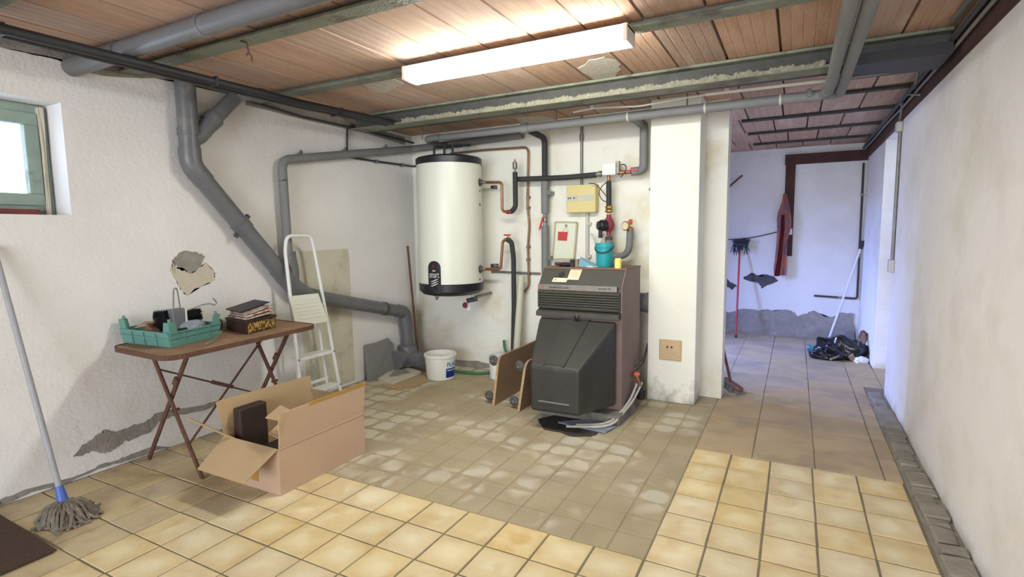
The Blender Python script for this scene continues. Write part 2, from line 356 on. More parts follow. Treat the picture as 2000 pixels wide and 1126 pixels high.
# ------------------------------------------------------------ the room
XL, XR, YB, CEIL = -3.25, .635, 4.15, 2.165
def gbox(x0, x1, y0, y1, z0, z1, n=0): return B(x0, x1, y0, y1, z0, z1)
fl = struct('floor', B(-3.6, 1.6, -4.2, 1.935, -.2, -.0035), grout)            # yellow tiled end
fl2 = struct('floor', B(-3.6, -.467, 1.935, 4.3, -.2, -.0028), dustg)          # dusty boiler bay
fl3 = struct('floor', B(-.467, 1.6, 1.935, 7.2, -.2, -.003), grout)           # corridor
struct('floor', B(-2.4, -.467, 4.3, 7.2, -.2, -.001), tile_c)
tcache = {}
def tile(parent, x0, x1, y0, y1, mt, gap=.004, h=.006, name='tile'):
    w, d = round(x1-x0-2*gap, 3), round(y1-y0-2*gap, 3)
    if w < .015 or d < .015: return
    k = (w, d, mt.name, h)
    if k not in tcache:
        bm = NB(); c = .0022
        rr = [(-w/2, -d/2, -.004, 0), (-w/2, -d/2, h-c, 0), (-w/2+c, -d/2+c, h, 1)]
        def ring(ix, iy, z): return [bm.verts.new((sx*(w/2-ix), sy*(d/2-ix), z)) for sx, sy in ((-1, -1), (1, -1), (1, 1), (-1, 1))]
        a, b, t = ring(0, 0, -.004), ring(0, 0, h-c), ring(c, c, h)
        for A, Bq in ((a, b), (b, t)):
            for i in range(4): bm.faces.new((A[i], A[(i+1) % 4], Bq[(i+1) % 4], Bq[i]))
        bm.faces.new(t); bm.faces.new(a[::-1])
        me = bpy.data.meshes.new(name); bm.to_mesh(me); bm.free(); me.materials.append(mt); tcache[k] = me
    o = bpy.data.objects.new(name, tcache[k]); C.objects.link(o); o.parent = parent
    base = -.006
    o.location = Vector(((x0+x1)/2+R_.uniform(-.0012, .0012), (y0+y1)/2+R_.uniform(-.0012, .0012), base+R_.uniform(-.0012, .0008))) - wloc(parent)
    o.rotation_euler = (R_.uniform(-.003, .003), R_.uniform(-.003, .003), R_.uniform(-.006, .006))
def edges(start, stop, pitch):
    out = [start]
    while (pitch > 0 and out[-1] < stop-1e-4) or (pitch < 0 and out[-1] > stop+1e-4):
        n = out[-1]+pitch
        out.append(min(n, stop) if pitch > 0 else max(n, stop))
    return sorted(out)
xs = sorted(set(edges(-.466, XL, -.1972)+edges(-.466, .515, .1962)))
ys = [1.935-.1975*k for k in range(0, 14)][::-1]
for i in range(len(xs)-1):
    for j in range(len(ys)-1):
        y0, y1 = ys[j], ys[j+1]
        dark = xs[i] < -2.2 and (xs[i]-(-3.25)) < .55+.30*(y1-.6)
        if y1 < 1.0 and xs[i] < -2.62 and y0 < .75: pass
        tile(fl, xs[i], xs[i+1], y0, y1, tile_t if dark else tile_y)
for x0, x1 in zip(edges(-.466, .515, .1962), edges(-.466, .515, .1962)[1:]):
    for k in range(6): tile(fl3, x0, x1, 1.935+.197*k, 1.935+.197*(k+1), tile_y)
xc = [-.466, -.168, .137, .442, .65]
struct('floor', B(.652, 1.0, 4.78, 5.67, -.1, -.001), tile_c)
for i in range(4):
    for k in range(13):
        y0 = 3.117+.3075*k; y1 = y0+.3075
        if y1 > 7.0: y1 = 7.0
        if i == 3 and y0 < 4.7: tile(fl3, xc[i], .522, y0, y1, tile_c, .003)
        else: tile(fl3, xc[i], xc[i+1], y0, y1, tile_c, .003)
xb = edges(-.466, XL, -.1495); yb = edges(1.935, YB, .1495)
n = 0
for i in range(len(xb)-1):
    for j in range(len(yb)-1):
        if yb[j+1]-yb[j] < .05 or (xb[i] > -.93 and xb[i] < -.62 and yb[j] > 3.9): continue
        if n >= 290: continue
        n += 1
        tile(fl2, xb[i], xb[i+1], yb[j], yb[j+1], tile_d, .0022, .0055)
# mortar curb at the foot of the right wall
curb = struct('baseboard_right', B(.522, XR+.03, 1.2, 4.75, -.05, .004), stone)
y = 1.3
while y < 4.6:
    d = R_.uniform(.07, .2); w = R_.uniform(.07, .1)
    x0 = .53+R_.uniform(0, .008)
    bm = B(x0, x0+w, y, y+d-.014, -.004, R_.uniform(.012, .026)); bmesh.ops.bevel(bm, geom=bm.edges[:], offset=.006, segments=1, affect='EDGES')
    rough(bm, .004); obj('stone', bm, stone, curb); y += d

# left wall with window opening
wy1, wz0, wz1, wy0 = 1.38, 1.362, 1.915, .55
bm = NB()
box(bm, XL-.35, XL, wy1, 4.4, 0, CEIL); box(bm, XL-.35, XL, -4.2, wy0, 0, CEIL)
box(bm, XL-.35, XL, wy0, wy1, 0, wz0); box(bm, XL-.35, XL, wy0, wy1, wz1, CEIL)
wl = struct('wall_left', bm, plaster)
wb = struct('wall_back', B(XL, -.446, YB, YB+.16, 0, CEIL), plaster_b)
wr = struct('wall_right', B(XR, XR+.25, -4.2, 4.78, 0, 2.0), plaster_r)
struct('wall_right_upper', B(XR+.02, XR+.25, -4.2, 7.2, 2.0, CEIL), plaster_r)
struct('wall_pier', B(.655, 1.0, 5.67, 7.2, 0, 2.0), plaster_r)
struct('wall_recess', B(1.0, 1.2, 4.78, 5.67, 0, 2.0), plaster_r)
struct('wall_far', B(-2.5, 1.0, 6.98, 7.2, 0, CEIL), plaster)
struct('wall_front', B(-3.6, 1.0, -4.4, -4.2, 0, CEIL), plaster)
bm = NB(); box(bm, -2.1, -1.9, 4.31, 4.75, 0, CEIL); box(bm, -2.1, -1.9, 5.6, 6.98, 0, CEIL); box(bm, -2.1, -1.9, 4.75, 5.6, 0, .5); box(bm, -2.1, -1.9, 4.75, 5.6, 1.50, CEIL)
struct('wall_back_room_left', bm, plaster)
col = struct('wall_pillar', B(-.937, -.598, 3.9, YB, 0, CEIL), whitewash, bevel=.006)

# ceiling: clay boards between steel beams
ce = struct('ceiling', B(-3.6, 1.0, -4.4, 7.3, CEIL+.03, CEIL+.12), grout)
beamY = [.955, 1.70, 2.45, 3.24, 4.32, 4.99, 5.68, 6.40]
bx = [.41-.258*k for k in range(15)]
bx = [XL-.02 if b < XL else b for b in bx]+([] if bx[-1] <= XL else [XL-.02])
bcache = {}
def board(x0, x1, y0, y1):
    w, d = round(x1-x0-.006, 3), round(y1-y0-.004, 3); k = (w, d)
    if k not in bcache:
        bm = NB(); prof = []
        n = 5; q = w/n
        pts = [(-w/2, .03)]
        for i in range(n):
            a = -w/2+i*q
            pts += [(a+.004, .0), (a+q-.006, .0), (a+q-.001, .002)] if i < n-1 else [(a+.004, 0), (w/2-.003, 0)]
        pts += [(w/2, .03)]
        A = [bm.verts.new((x, -d/2, z)) for x, z in pts]; Bq = [bm.verts.new((x, d/2, z)) for x, z in pts]
        bm.faces.new(A); bm.faces.new(Bq[::-1])
        for i in range(len(A)): bm.faces.new((A[i], Bq[i], Bq[(i+1) % len(A)], A[(i+1) % len(A)]))
        bmesh.ops.recalc_face_normals(bm, faces=bm.faces)
        me = bpy.data.meshes.new('clay_board'); bm.to_mesh(me); bm.free(); me.materials.append(clay); bcache[k] = me
    o = bpy.data.objects.new('clay_board', bcache[k]); C.objects.link(o); o.parent = ce
    o.location = Vector(((x0+x1)/2, (y0+y1)/2, CEIL+R_.uniform(-.002, .002)))-wloc(ce)
    o.rotation_euler = (0, R_.uniform(-.006, .006), R_.uniform(-.003, .003))
rowsY = [.2]+beamY+[6.98]
for j in range(len(rowsY)-1):
    y0, y1 = rowsY[j], rowsY[j+1]
    off = [0, .0, .0, .0, .0, .02, .1, .0, .12][j]
    xlist = [XR+.02]+[b-off for b in bx if b-off > XL+.03]+[XL]
    for a, b in zip(xlist, xlist[1:]):
        if y0 > YB and a < -2.2: continue
        board(max(b, -2.3) if y0 > YB else b, a, y0, y1)
beam_lab = ['rusty green ceiling beam nearest the viewer, over the window', 'green painted ceiling beam beside the thick grey waste pipe, a wire hook on it',
 'green painted ceiling beam carrying the lit fluorescent lamp', None, 'dark thin ceiling beam first beyond the horizontal pipe in the passage', 'dark thin ceiling beam second beyond the horizontal pipe in the passage',
 'dark thin ceiling beam third beyond the horizontal pipe in the passage', 'dark thin ceiling beam nearest the far wall']
for i, (yb_, lab) in enumerate(zip(beamY, beam_lab)):
    if lab is None: continue
    x0, x1 = (XL, XR+.02) if i < 4 else (-.44, XR+.02)
    w = .045 if i < 4 else .022
    t = thing('steel_beam', ((x0+x1)/2, yb_, 2.128), lab, 'beam', 'beams under the clay ceiling')
    mt = steel_g if i < 4 else steel_d
    obj('flange', B(x0, x1, yb_-w, yb_+w, 2.130 if i<4 else 2.142, 2.142 if i<4 else 2.15), mt, t, bevel=.002)
    obj('web', B(x0, x1, yb_-.006, yb_+.006, 2.142, CEIL+.03), mt, t)
gi = thing('steel_girder', (-1.3, 3.26, 2.05), 'deep steel girder with green flanges and gritty mortar ledge crossing the room', 'beam')
gx0, gx1 = -3.1, .605
obj('upper_flange', B(gx0, gx1, 3.205, 3.30, 2.148, 2.162), steel_g, gi)
obj('web', B(gx0, gx1, 3.262, 3.275, 2.07, 2.148), steel_d, gi)  # darker than the flanges: shade under the upper flange put into its colour
obj('lower_flange', B(gx0, gx1, 3.205, 3.335, 2.056, 2.068), steel_g, gi)
bm = NB(); nn = 260; pr = []
for i in range(nn+1):
    x = -2.6+(.1+2.6)*i/nn
    h = .026+R_.uniform(-.007, .007)+.004*math.sin(i*.37)
    pr.append([bm.verts.new((x, 3.203+R_.uniform(-.003, .003), 2.060)), bm.verts.new((x, 3.206+R_.uniform(-.003, .003), 2.06+h)), bm.verts.new((x, 3.262, 2.062+h*1.1)), bm.verts.new((x, 3.262, 2.060))])
for a, b in zip(pr, pr[1:]):
    for k in range(4): bm.faces.new((a[k], a[(k+1) % 4], b[(k+1) % 4], b[k]))
obj('mortar_ledge', bm, grit, gi)
g2 = thing('steel_beam', (-1.3, 3.42, 2.07), 'dark steel beam tucked directly behind the deep green girder', 'beam')
obj('flange', B(gx0, gx1, 3.355, 3.46, 2.075, 2.085), steel_d, g2); obj('web', B(gx0, gx1, 3.40, 3.412, 2.085, 2.162), steel_d, g2)
t = tag(obj('roofing_bitumen_strip', B(.22, .60, 3.172, 3.46, 2.036, 2.0555), blackp), 'flat black strip under the right end of the girder', 'strip')
t.name = 'black_strip'
obj('front_lip', B(.22, .60, 3.172, 3.20, 2.0556, 2.088), blackp, t)
# brown wall plate on the right, lintel and post on the far wall
tr = struct('trim_1', B(XR-.004, XR+.02, -4.2, 7.0, 2.0, CEIL), brownp)
struct('trim_2', B(-.14, .66, 6.92, 6.98, 1.975, 2.085), brownp)
struct('trim_3', B(-.13, -.03, 6.95, 6.98, .94, 1.975), brownp)

# patches of plaster on the walls: irregular scabs 2-4 mm proud
def scab(name, parent, pts, mt, vec, jit=.006, sub=3):
    P = [Vector(p) for p in pts]; Q = []
    for a, b in zip(P, P[1:]+P[:1]):
        for k in range(sub):
            q = a.lerp(b, k/sub)
            if k: q = q+Vector((R_.uniform(-1, 1)*jit*(vec[0] == 0), R_.uniform(-1, 1)*jit*(vec[1] == 0), R_.uniform(-1, 1)*jit*(vec[2] == 0)))
            Q.append(q)
    bm = plate(NB(), Q, vec); bmesh.ops.triangulate(bm, faces=bm.faces[:])
    return obj(name, bm, mt, parent)
Lp = lambda l, X=XL: [at(x, y, X=X) for x, y in l]
Bp = lambda l, Y=YB: [at(x, y, Y=Y) for x, y in l]
scab('plaster_patch', wl, Lp([(582, 491), (680, 485), (686, 600), (693, 741), (602, 775), (588, 640)]), patchm, (.003, 0, 0), .001)
scab('old_paint_scab', wl, Lp([(336, 512), (352, 528), (376, 533), (402, 512), (418, 530), (420, 545), (400, 556), (385, 562), (365, 578), (352, 566), (345, 548), (333, 530)]), mortar_l, (.002, 0, 0), .007, 6)
scab('broken_plaster_hole', wl, Lp([(336, 508), (348, 495), (362, 489), (382, 491), (400, 500), (392, 517), (380, 530), (371, 534), (354, 522), (340, 517)]), mortar, (.004, 0, 0), .006, 5)
scab('bare_mortar_scab', wl, Lp([(143, 892), (160, 868), (190, 848), (205, 838), (225, 843), (255, 832), (285, 822), (300, 808), (330, 800), (400, 790), (440, 778), (440, 784), (400, 800), (340, 812), (310, 822), (290, 845), (262, 856), (240, 862), (225, 876), (205, 885), (180, 880), (160, 890)]), mortar, (.004, 0, 0), .006, 5)
scab('bare_mortar_scab', wl, Lp([(0, 988), (60, 960), (120, 948), (190, 915), (260, 895), (300, 880), (330, 872), (300, 872), (255, 886), (230, 898), (200, 905), (160, 925), (110, 940), (50, 955), (0, 975)]), mortar, (.005, 0, 0), .004, 5)
scab('bare_mortar_scab', wl, Lp([(0, 92), (60, 105), (120, 118), (150, 135), (200, 148), (300, 152), (345, 158), (480, 190), (480, 175), (345, 130), (0, 60)]), mortar, (.004, 0, 0), .006, 5)
scab('bare_mortar_scab', wl, Lp([(480, 205), (600, 235), (720, 262), (790, 283), (790, 268), (720, 248), (600, 215), (480, 175)]), mortar, (.004, 0, 0), .003)
far = bpy.data.objects['wall_far']
scab('bare_mortar_band', far, Bp([(1405, 612), (1432, 608), (1460, 603), (1492, 606), (1520, 604), (1545, 606), (1558, 618), (1570, 612), (1590, 606), (1612, 618), (1632, 620), (1640, 610), (1668, 612), (1672, 672), (1600, 670), (1500, 664), (1405, 660)], 6.98), mortar, (0, -.012, 0), .014, 4)
scab('damp_stain', far, Bp([(1452, 540), (1468, 532), (1482, 540), (1500, 536), (1512, 545), (1520, 548), (1500, 556), (1486, 562), (1482, 552), (1462, 548)], 6.98), blackstain, (0, -.004, 0), .02, 3)
scab('damp_stain', far, Bp([(1405, 540), (1420, 543), (1440, 560), (1430, 566), (1405, 556)], 6.98), blackstain, (0, -.004, 0), .02, 3)
scab('mortar_skirting', wb, Bp([(845, 690), (880, 700), (930, 704), (945, 708), (1010, 715), (1010, 722), (930, 718), (840, 712)]), mortar, (0, -.006, 0), .008)
Cp = lambda l: [at(x, y, Z=CEIL-.001) for x, y in l]
scab('plaster_daub', ce, Cp([(705, 160), (730, 153), (765, 152), (788, 162), (770, 172), (752, 182), (728, 176)]), ceilpatch, (0, 0, -.004), .008)
scab('plaster_daub', ce, Cp([(1128, 132), (1150, 116), (1180, 110), (1205, 118), (1213, 134), (1200, 152), (1160, 154)]), ceilpatch, (0, 0, -.004), .012)
scab('plaster_daub', ce, Cp([(1005, 228), (1060, 226), (1110, 240), (1080, 250), (1030, 246)]), ceilpatch, (0, 0, -.004), .02)
scab('plaster_daub', ce, Cp([(535, 192), (590, 196), (640, 212), (600, 211)]), ceilpatch, (0, 0, -.004), .008)

scab('dark_floor_patch', fl2, [at(x, y, Z=.0006) for x, y in [(1050, 818), (1090, 808), (1150, 812), (1200, 826), (1185, 840), (1150, 852), (1110, 850), (1062, 838)]], mat('dark_patch', (66, 60, 52), .95, var=.3, scale=12, bump=.2), (0, 0, .0016), .02)  # dark patch laid on the tiles beneath the hood front
# window in the left wall
wx = -3.40
w1 = struct('window_1', B(wx-.05, wx-.03, wy0, wy1, wz0, wz1), winp)
bpy.data.objects.remove(w1)
def frame_bm(bm, x0, x1, y0, y1, z0, z1, t):
    box(bm, x0, x1, y0, y1, z0, z0+t); box(bm, x0, x1, y0, y1, z1-t, z1); box(bm, x0, x1, y0, y0+t, z0+t, z1-t); box(bm, x0, x1, y1-t, y1, z0+t, z1-t); return bm
w1 = struct('window_1', frame_bm(NB(), wx-.06, wx-.005, wy0, wy1-.005, wz0+.005, wz1-.005, .045), winp)
obj('sash', frame_bm(NB(), wx-.035, wx+.01, wy0+.05, 1.334, wz0+.05, 1.868, .058), winp, w1, bevel=.004)
obj('pane', B(wx-.014, wx-.010, wy0+.1, 1.28, 1.465, 1.815), glass('window_glass', .06), w1)
obj('sill_board', B(wx+.0, wx+.03, wy0, 1.30, wz0+.001, wz0+.03), reveal_red, w1)
obj('sealant_bead', rough(B(wx-.005, wx+.012, 1.336, 1.356, wz0+.0, 1.90), .004, 3), mortar_l, w1)
ts = thing('window_sun_guard', (0, 0, 0), 'x', 'x'); bpy.data.objects.remove(ts)

# ------------------------------------------------------------ ceiling lamp
lx0, lx1, ly0, ly1 = -1.875, -.665, 2.325, 2.46
t = thing('fluorescent_lamp', ((lx0+lx1)/2, 2.39, 2.05), 'long white fluorescent ceiling lamp, switched on, hung under a beam', 'lamp')
obj('base', B(lx0, lx1, ly0+.01, ly1-.01, 2.112, 2.130), lampwhite, t, bevel=.003)
bm = NB(); prof = [(-.066, 2.112), (-.066, 2.085), (-.055, 2.062), (-.03, 2.052), (.03, 2.052), (.055, 2.062), (.066, 2.085), (.066, 2.112)]
ym = (ly0+ly1)/2
A = [bm.verts.new((lx0+.02, ym+a, z)) for a, z in prof]; Bq = [bm.verts.new((lx1-.02, ym+a, z)) for a, z in prof]
for i in range(len(A)-1): bm.faces.new((A[i], A[i+1], Bq[i+1], Bq[i]))
bm.faces.new(A[::-1]); bm.faces.new(Bq); bm.faces.new((A[0], Bq[0], Bq[-1], A[-1]))
obj('diffuser', bm, lampglow, t)
for x in (lx0, lx1-.02): obj('end_cap', B(x, x+.02, ly0, ly1, 2.058, 2.128), lampwhite, t, bevel=.004)

# ------------------------------------------------------------ pipes under the ceiling
t = thing('waste_pipe', (-2.4, 1.465, 2.06), 'thick grey plastic waste pipe running beside the first green beam into the left wall', 'pipe')
obj('pipe', T([(.6, 1.465, 2.118), (-2.86, 1.465, 2.118)], .042, seg=20), pvc, t, smooth=True)
obj('elbow', T([(-2.84, 1.465, 2.118), (-3.04, 1.465, 2.115), (XL-.01, 1.44, 2.10)], .046, .08, 20), pvc, t, smooth=True)
for x in (-2.2, -1.2): obj('collar', T([(x, 1.465, 2.118), (x-.03, 1.465, 2.118)], .045, seg=20), pvc, t, smooth=True)
t = thing('rail', (-2.74, 1.9, 2.04), 'black painted double pipe running along the ceiling above the left wall', 'pipe')
t.name = 'double_pipe'
for dx in (-.028, .028): obj('pipe', T([(-2.80+dx, -.5, 2.055), (-2.75+dx, 2.4, 2.055), (-2.71+dx, 3.2, 2.07)], .021), blackp, t, smooth=True)
obj('web_strip', B(-2.815, -2.735, .2, 1.0, 2.05, 2.058), blackp, t)
for p in [(-2.79, 1.0), (-2.76, 1.85), (-2.73, 2.7)]: obj('bracket', B(p[0]-.052, p[0]+.052, p[1]-.006, p[1]+.006, 2.033, 2.080), blackp, t)
t = thing('hook', (-1.98, 1.72, 2.0), 'bent rusty wire hook hanging from the green beam', 'hook')
hk = at(470, 80, Z=2.128)
obj('wire', T([hk, hk+Vector((.03, .01, -.008)), hk+Vector((.035, .01, -.05)), hk+Vector((.055, .012, -.075)), hk+Vector((.05, .012, -.095))], .004, .01, 8), rust, t)
obj('knot', T([hk+Vector((.035, .01, -.055)), hk+Vector((.02, .01, -.062))], .005, seg=8), rust, t)

# drain on the left wall
XD = -3.175
t = thing('drain_pipe', (XD, 2.6, .0), 'thick dark grey soil pipe zigzagging down the left wall to the corner', 'pipe')
dp = [at(*p, X=XD) for p in [(358, 150), (374, 322), (562, 548), (598, 577), (790, 609), (806, 690)]]
dp[0].y = 1.965; dp[0].z = 2.16; dp[1].y = 1.965
obj('upper_pipe', T([dp[0], dp[1]+Vector((0, 0, .04))], .055, seg=22), pvc, t, smooth=True)
e = (dp[2]-dp[1]).normalized()
obj('elbow', T([dp[1]+Vector((0, 0, .10)), dp[1], dp[1]+e*.12], .060, .05, 22), pvc, t, smooth=True)
obj('diagonal_pipe', T([dp[1]+e*.08, dp[2]], .055, seg=22), pvc, t, smooth=True)
obj('collar', T([dp[1]+e*.44, dp[1]+e*.50], .061, seg=22), pvc, t, smooth=True)
obj('clamp', NB() if 0 else bar(NB(), dp[1]+e*.47+Vector((.0, -.05, -.07)), dp[1]+e*.47+Vector((.0, .05, .07)), .025, .02, (1, 0, 0)), steel_d, t)
obj('collar', T([dp[1]+Vector((0, 0, .17)), dp[1]+Vector((0, 0, .21))], .060, seg=22), pvc, t, smooth=True)
e2 = (dp[4]-dp[3]).normalized()
obj('elbow', T([dp[2]-e*.12, dp[2]+e*.04, dp[3], dp[3]+e2*.10], .061, .06, 22), pvc, t, smooth=True)
obj('lower_pipe', T([dp[3]+e2*.05, dp[4]-e2*.04], .054, seg=22), pvc, t, smooth=True)
q = dp[4]-e2*.3
obj('clamp', T([q, q+e2*.03], .059, seg=22), steel_d, t, smooth=True)
obj('elbow', T([dp[4]-e2*.1, dp[4], dp[4]+Vector((.01, .01, -.16))], .060, .05, 22), pvc, t, smooth=True)
obj('down_pipe', T([dp[4]+Vector((.01, .01, -.12)), (XD+.015, dp[4].y+.015, .12)], .055, seg=22), pvc, t, smooth=True)
c0 = Vector((XD+.02, dp[4].y+.0, .13))
obj('trap_body', LT([(0, -.10), (.085, -.10), (.095, -.08), (.095, .04), (.085, .06), (.085, .09), (.06, .10), (0, .10)], c0, (0, 0, 1), 24), pvc, t, smooth=True)
obj('trap_inlet', T([c0+Vector((-.0, -.17, -.02)), c0+Vector((0, .0, -.02))], .085, seg=24), pvc, t, smooth=True)
obj('trap_outlet', T([c0+Vector((0, 0, -.03)), c0+Vector((.22, -.03, -.03))], [.075, .075], seg=24), pvc, t, smooth=True)
# branch
b0 = dp[1]+Vector((0, 0, .14)); b1 = at(418, 232, X=XD); b2 = at(462, 186, X=XD)
obj('branch', T([b0+Vector((0, 0, .02)), at(385, 268, X=XD), b1], .050, .03, 20), pvc, t, smooth=True)
obj('branch_pipe', T([b1-Vector((0, .01, .01)), b2], .045, seg=20), pvc, t, smooth=True)
obj('branch_elbow', T([at(437, 207, X=XD), b2, b2+Vector((.18, .06, -.0))], .036, .05, 20), pvc, t, smooth=True)
ee = (b1-b0).normalized()
obj('collar', T([b1-ee*.05, b1+ee*.01], .056, seg=20), pvc, t, smooth=True)
# second wye with the lagged pipe
w0 = dp[2]+Vector((.0, -.01, .05))
k0 = at(566, 492, X=XD)
obj('wye', T([k0, at(572, 530, X=XD), dp[2]+e*.03], [.040, .052], .04, 20), pvc, t, smooth=True)

t = thing('heating_pipe', (XD, 2.7, 1.1), 'grey lagged pipe rising beside the ladder, then running along the left wall', 'pipe')
pp = [at(563, 500, X=XD), at(550, 312, X=XD), at(820, 287, X=XD)]
pp[2] = Vector((XD, 4.07, pp[2].z-.03))
rt = at(1020, 263, Y=4.06)
obj('riser', T([pp[0], pp[0].lerp(pp[1], .8), ], .031, seg=16), foam, t, smooth=True)
obj('run', T([pp[0].lerp(pp[1], .78), pp[1], pp[1].lerp(pp[2], .2), pp[2], Vector((-2.9, 4.08, pp[2].z+.005)), rt], .031, .09, 16), foam, t, smooth=True)
for f in (.12, .42, .75):
    q = pp[1].lerp(pp[2], f); obj('pipe_clip', bar(NB(), q+Vector((-.07, 0, 0)), q+Vector((0, 0, .05)), .015, .02), zinc, t)
t = thing('lagged_pipe', (-1, 3.72, 2.0), 'long grey lagged pipe crossing under the ceiling in front of the pillar', 'pipe')
ZP = 2.025; YP = 3.70
hp = [Vector((.135, 1.0, 2.0)), Vector((.135, 2.3, 1.995)), Vector((.135, 3.2, 2.008)), Vector((.125, 3.60, ZP)), Vector((.04, YP, ZP)), Vector((-2.05, YP, ZP+.005)), Vector((-2.75, YP+.04, ZP+.01))]
obj('run', T([Vector((.13, YP-.1, ZP)), Vector((.11, YP, ZP)), Vector((-1.85, YP, ZP))], .031, .04, 16), foam, t, smooth=True)
obj('run', T([Vector((-1.85, YP, ZP)), hp[6]], .027, 0, 16), foam, t, smooth=True)
for dx in (0, .058):
    obj('twin_run', T([Vector((.135+dx, -1.0, 1.992)), Vector((.135+dx, 3.25, 2.012)), Vector((.135+dx, YP-.06+dx*.4, ZP))], .027, 0, 16), foam, t, smooth=True)
obj('end_bend', T([Vector((.193, YP-.1, ZP)), Vector((.193, YP, ZP)), Vector((.10, YP, ZP))], .029, .04, 16), foam, t, smooth=True)
obj('coupling', T([Vector((-1.80, YP, ZP)), Vector((-1.86, YP, ZP))], .036, seg=16), foam, t, smooth=True)
obj('valve', T([(.045, YP-.03, ZP+.005), (.03, YP-.05, ZP+.02)], .02, seg=12), foam, t, smooth=True)
for x in (-.55, -1.05, -.12): obj('strap', T([Vector((x, YP, ZP)), Vector((x+.012, YP, ZP))], .0325, seg=16), conduit, t)
for px, py in ((1087, 205), (1342, 183), (640+185, 262)):
    q = at(px, py+20, Y=YP); obj('hanger_rod', T([Vector((q.x, YP, ZP)), Vector((q.x, YP, CEIL-.001))], .005, seg=8), zinc, t)
obj('down_elbow', T([Vector((-2.62, YP+.02, ZP+.01)), Vector((-2.78, YP+.04, ZP+.01)), Vector((-2.80, 3.95, ZP-.01)), Vector((-2.80, 4.07, ZP+.0))], .028, .05, 14), foam, t, smooth=True)

# ------------------------------------------------------------ wall pipes on the back wall
YW = 4.06
def Y_(l, Y=YW): return [at(x, y, Y=Y) for x, y in l]
v1 = Y_([(1064, 272), (1066, 380), (1064, 425), (1064, 560)])
for p in v1: p.x = -1.832
t = thing('black_riser', (-1.83, YW, 1.0), 'dark lagged vertical pipe with a red lever valve left of the boiler', 'pipe')
obj('upper_lagging', T([Vector((-1.832, YP, ZP)), Vector((-1.832, YW, ZP-.02)), Vector((-1.832, YW, 1.66))], .024, .05), foam_d, t, smooth=True)
obj('lower_lagging', T([(-1.832, YW, 1.70), (-1.832, YW, 1.40)], .031, seg=16), foam, t, smooth=True)
obj('lower_lagging', T([(-1.832, YW, 1.30), (-1.832, YW, .25)], .031, seg=16), foam, t, smooth=True)
obj('ball_valve', LT([(0, -.05), (.016, -.05), (.016, -.02), (.022, -.015), (.022, .015), (.016, .02), (.016, .05), (0, .05)], (-1.832, YW, 1.35), (0, 0, 1), 12), zinc, t, smooth=True)
obj('lever', bar(NB(), (-1.835, YW-.035, 1.37), (-1.862, YW-.045, 1.27), .014, .008, (0, 1, 0)), brightred, t)
for z in (1.55, 1.02): obj('wall_clip', B(-1.80, -1.785, YW-.01, YB, z, z+.03), zinc, t)
t = thing('black_branch_pipe', (-1.7, YW, 1.66), 'black lagged pipe crossing horizontally behind the dark riser towards the pump', 'pipe')
hb = [at(1006, 350, Y=YW-.03), at(1066, 348, Y=YW-.03), at(1110, 346, Y=YW-.03), at(1165, 341, Y=YW-.03)]
obj('lagging', T(hb, .021), foam_d, t, smooth=True)
q = hb[-1]; zb = q.z+.004
obj('union', LT([(0, 0), (.018, 0), (.018, .03), (.024, .03), (.024, .05), (.014, .05), (.014, .09), (0, .09)], (q.x-.01, q.y, zb), (1, 0, 0), 12), zinc, t, smooth=True)
obj('brass_run', T([(q.x+.05, q.y, zb), (q.x+.19, q.y, zb)], .015, seg=12), brass, t, smooth=True)
obj('copper_run', T([(q.x+.18, q.y, zb), (q.x+.27, q.y, zb+.002)], .017, seg=12), copper, t, smooth=True)
obj('red_lever', B(q.x+.24, q.x+.33, q.y-.03, q.y-.02, zb+.006, zb+.018), brightred, t)
xe = -1.025
obj('lagging', T([(q.x+.27, q.y, zb+.002), (xe, YW, zb+.01), (xe, YW, 1.95), (xe, YW, ZP), (xe, YP, ZP)], .031, .05, 16), foam, t, smooth=True)
XPU = at(1189, 345, Y=YW-.03).x
t = thing('pump', (XPU, YW-.03, 1.2), 'burgundy circulation pump with black motor head on a copper and steel pipe', 'pump')
zq = zb
obj('tee', T([(XPU, YW-.03, zq+.03), (XPU, YW-.03, zq-.07)], .013, seg=12), copper, t, smooth=True)
p1 = at(1189, 350, Y=YW-.03).z; z_b = at(1189, 408, Y=YW-.03).z; z_m = at(1189, 440, Y=YW-.03).z; z_l = at(1189, 466, Y=YW-.03).z; z_e = at(1189, 525, Y=YW-.03).z
XPv = at(1189, 440, Y=YW-.03).x
obj('pipe', T([(XPU, YW-.03, zq-.06), (XPv, YW-.03, z_b+.02)], .020, seg=14), foam_d, t, smooth=True)
obj('union_nut', LT([(0, 0), (.018, 0), (.030, .008), (.030, .024), (.020, .030), (.030, .036), (.030, .052), (.016, .06), (0, .06)], (XPv, YW-.03, z_b-.03), (0, 0, 1), 8), brass, t, smooth=True)
obj('volute', LT([(0, 0), (.018, 0), (.018, .03), (.036, .05), (.048, .085), (.036, .12), (.020, .14), (.018, .165), (0, .165)], (XPv, YW-.03, z_m-.08), (0, 0, 1), 18), redw, t, smooth=True)
obj('motor', LT([(0, 0), (.040, 0), (.044, .02), (.044, .05), (.036, .06), (0, .06)], (XPv-.01, YW-.05, z_m), (-.75, -.65, 0), 20), blackpl, t, smooth=True)
hd = Vector((XPv-.01, YW-.05, z_m))+Vector((-.75, -.65, 0))*.062
obj('motor_cap', LT([(0, 0), (.034, 0), (.032, .012), (.012, .014), (0, .012)], hd, (-.75, -.65, 0), 20), blackpl, t, smooth=True)
obj('cable_box', B(hd.x-.006, hd.x+.022, hd.y-.006, hd.y+.02, z_m-.095, z_m-.025), blackpl, t, bevel=.005)
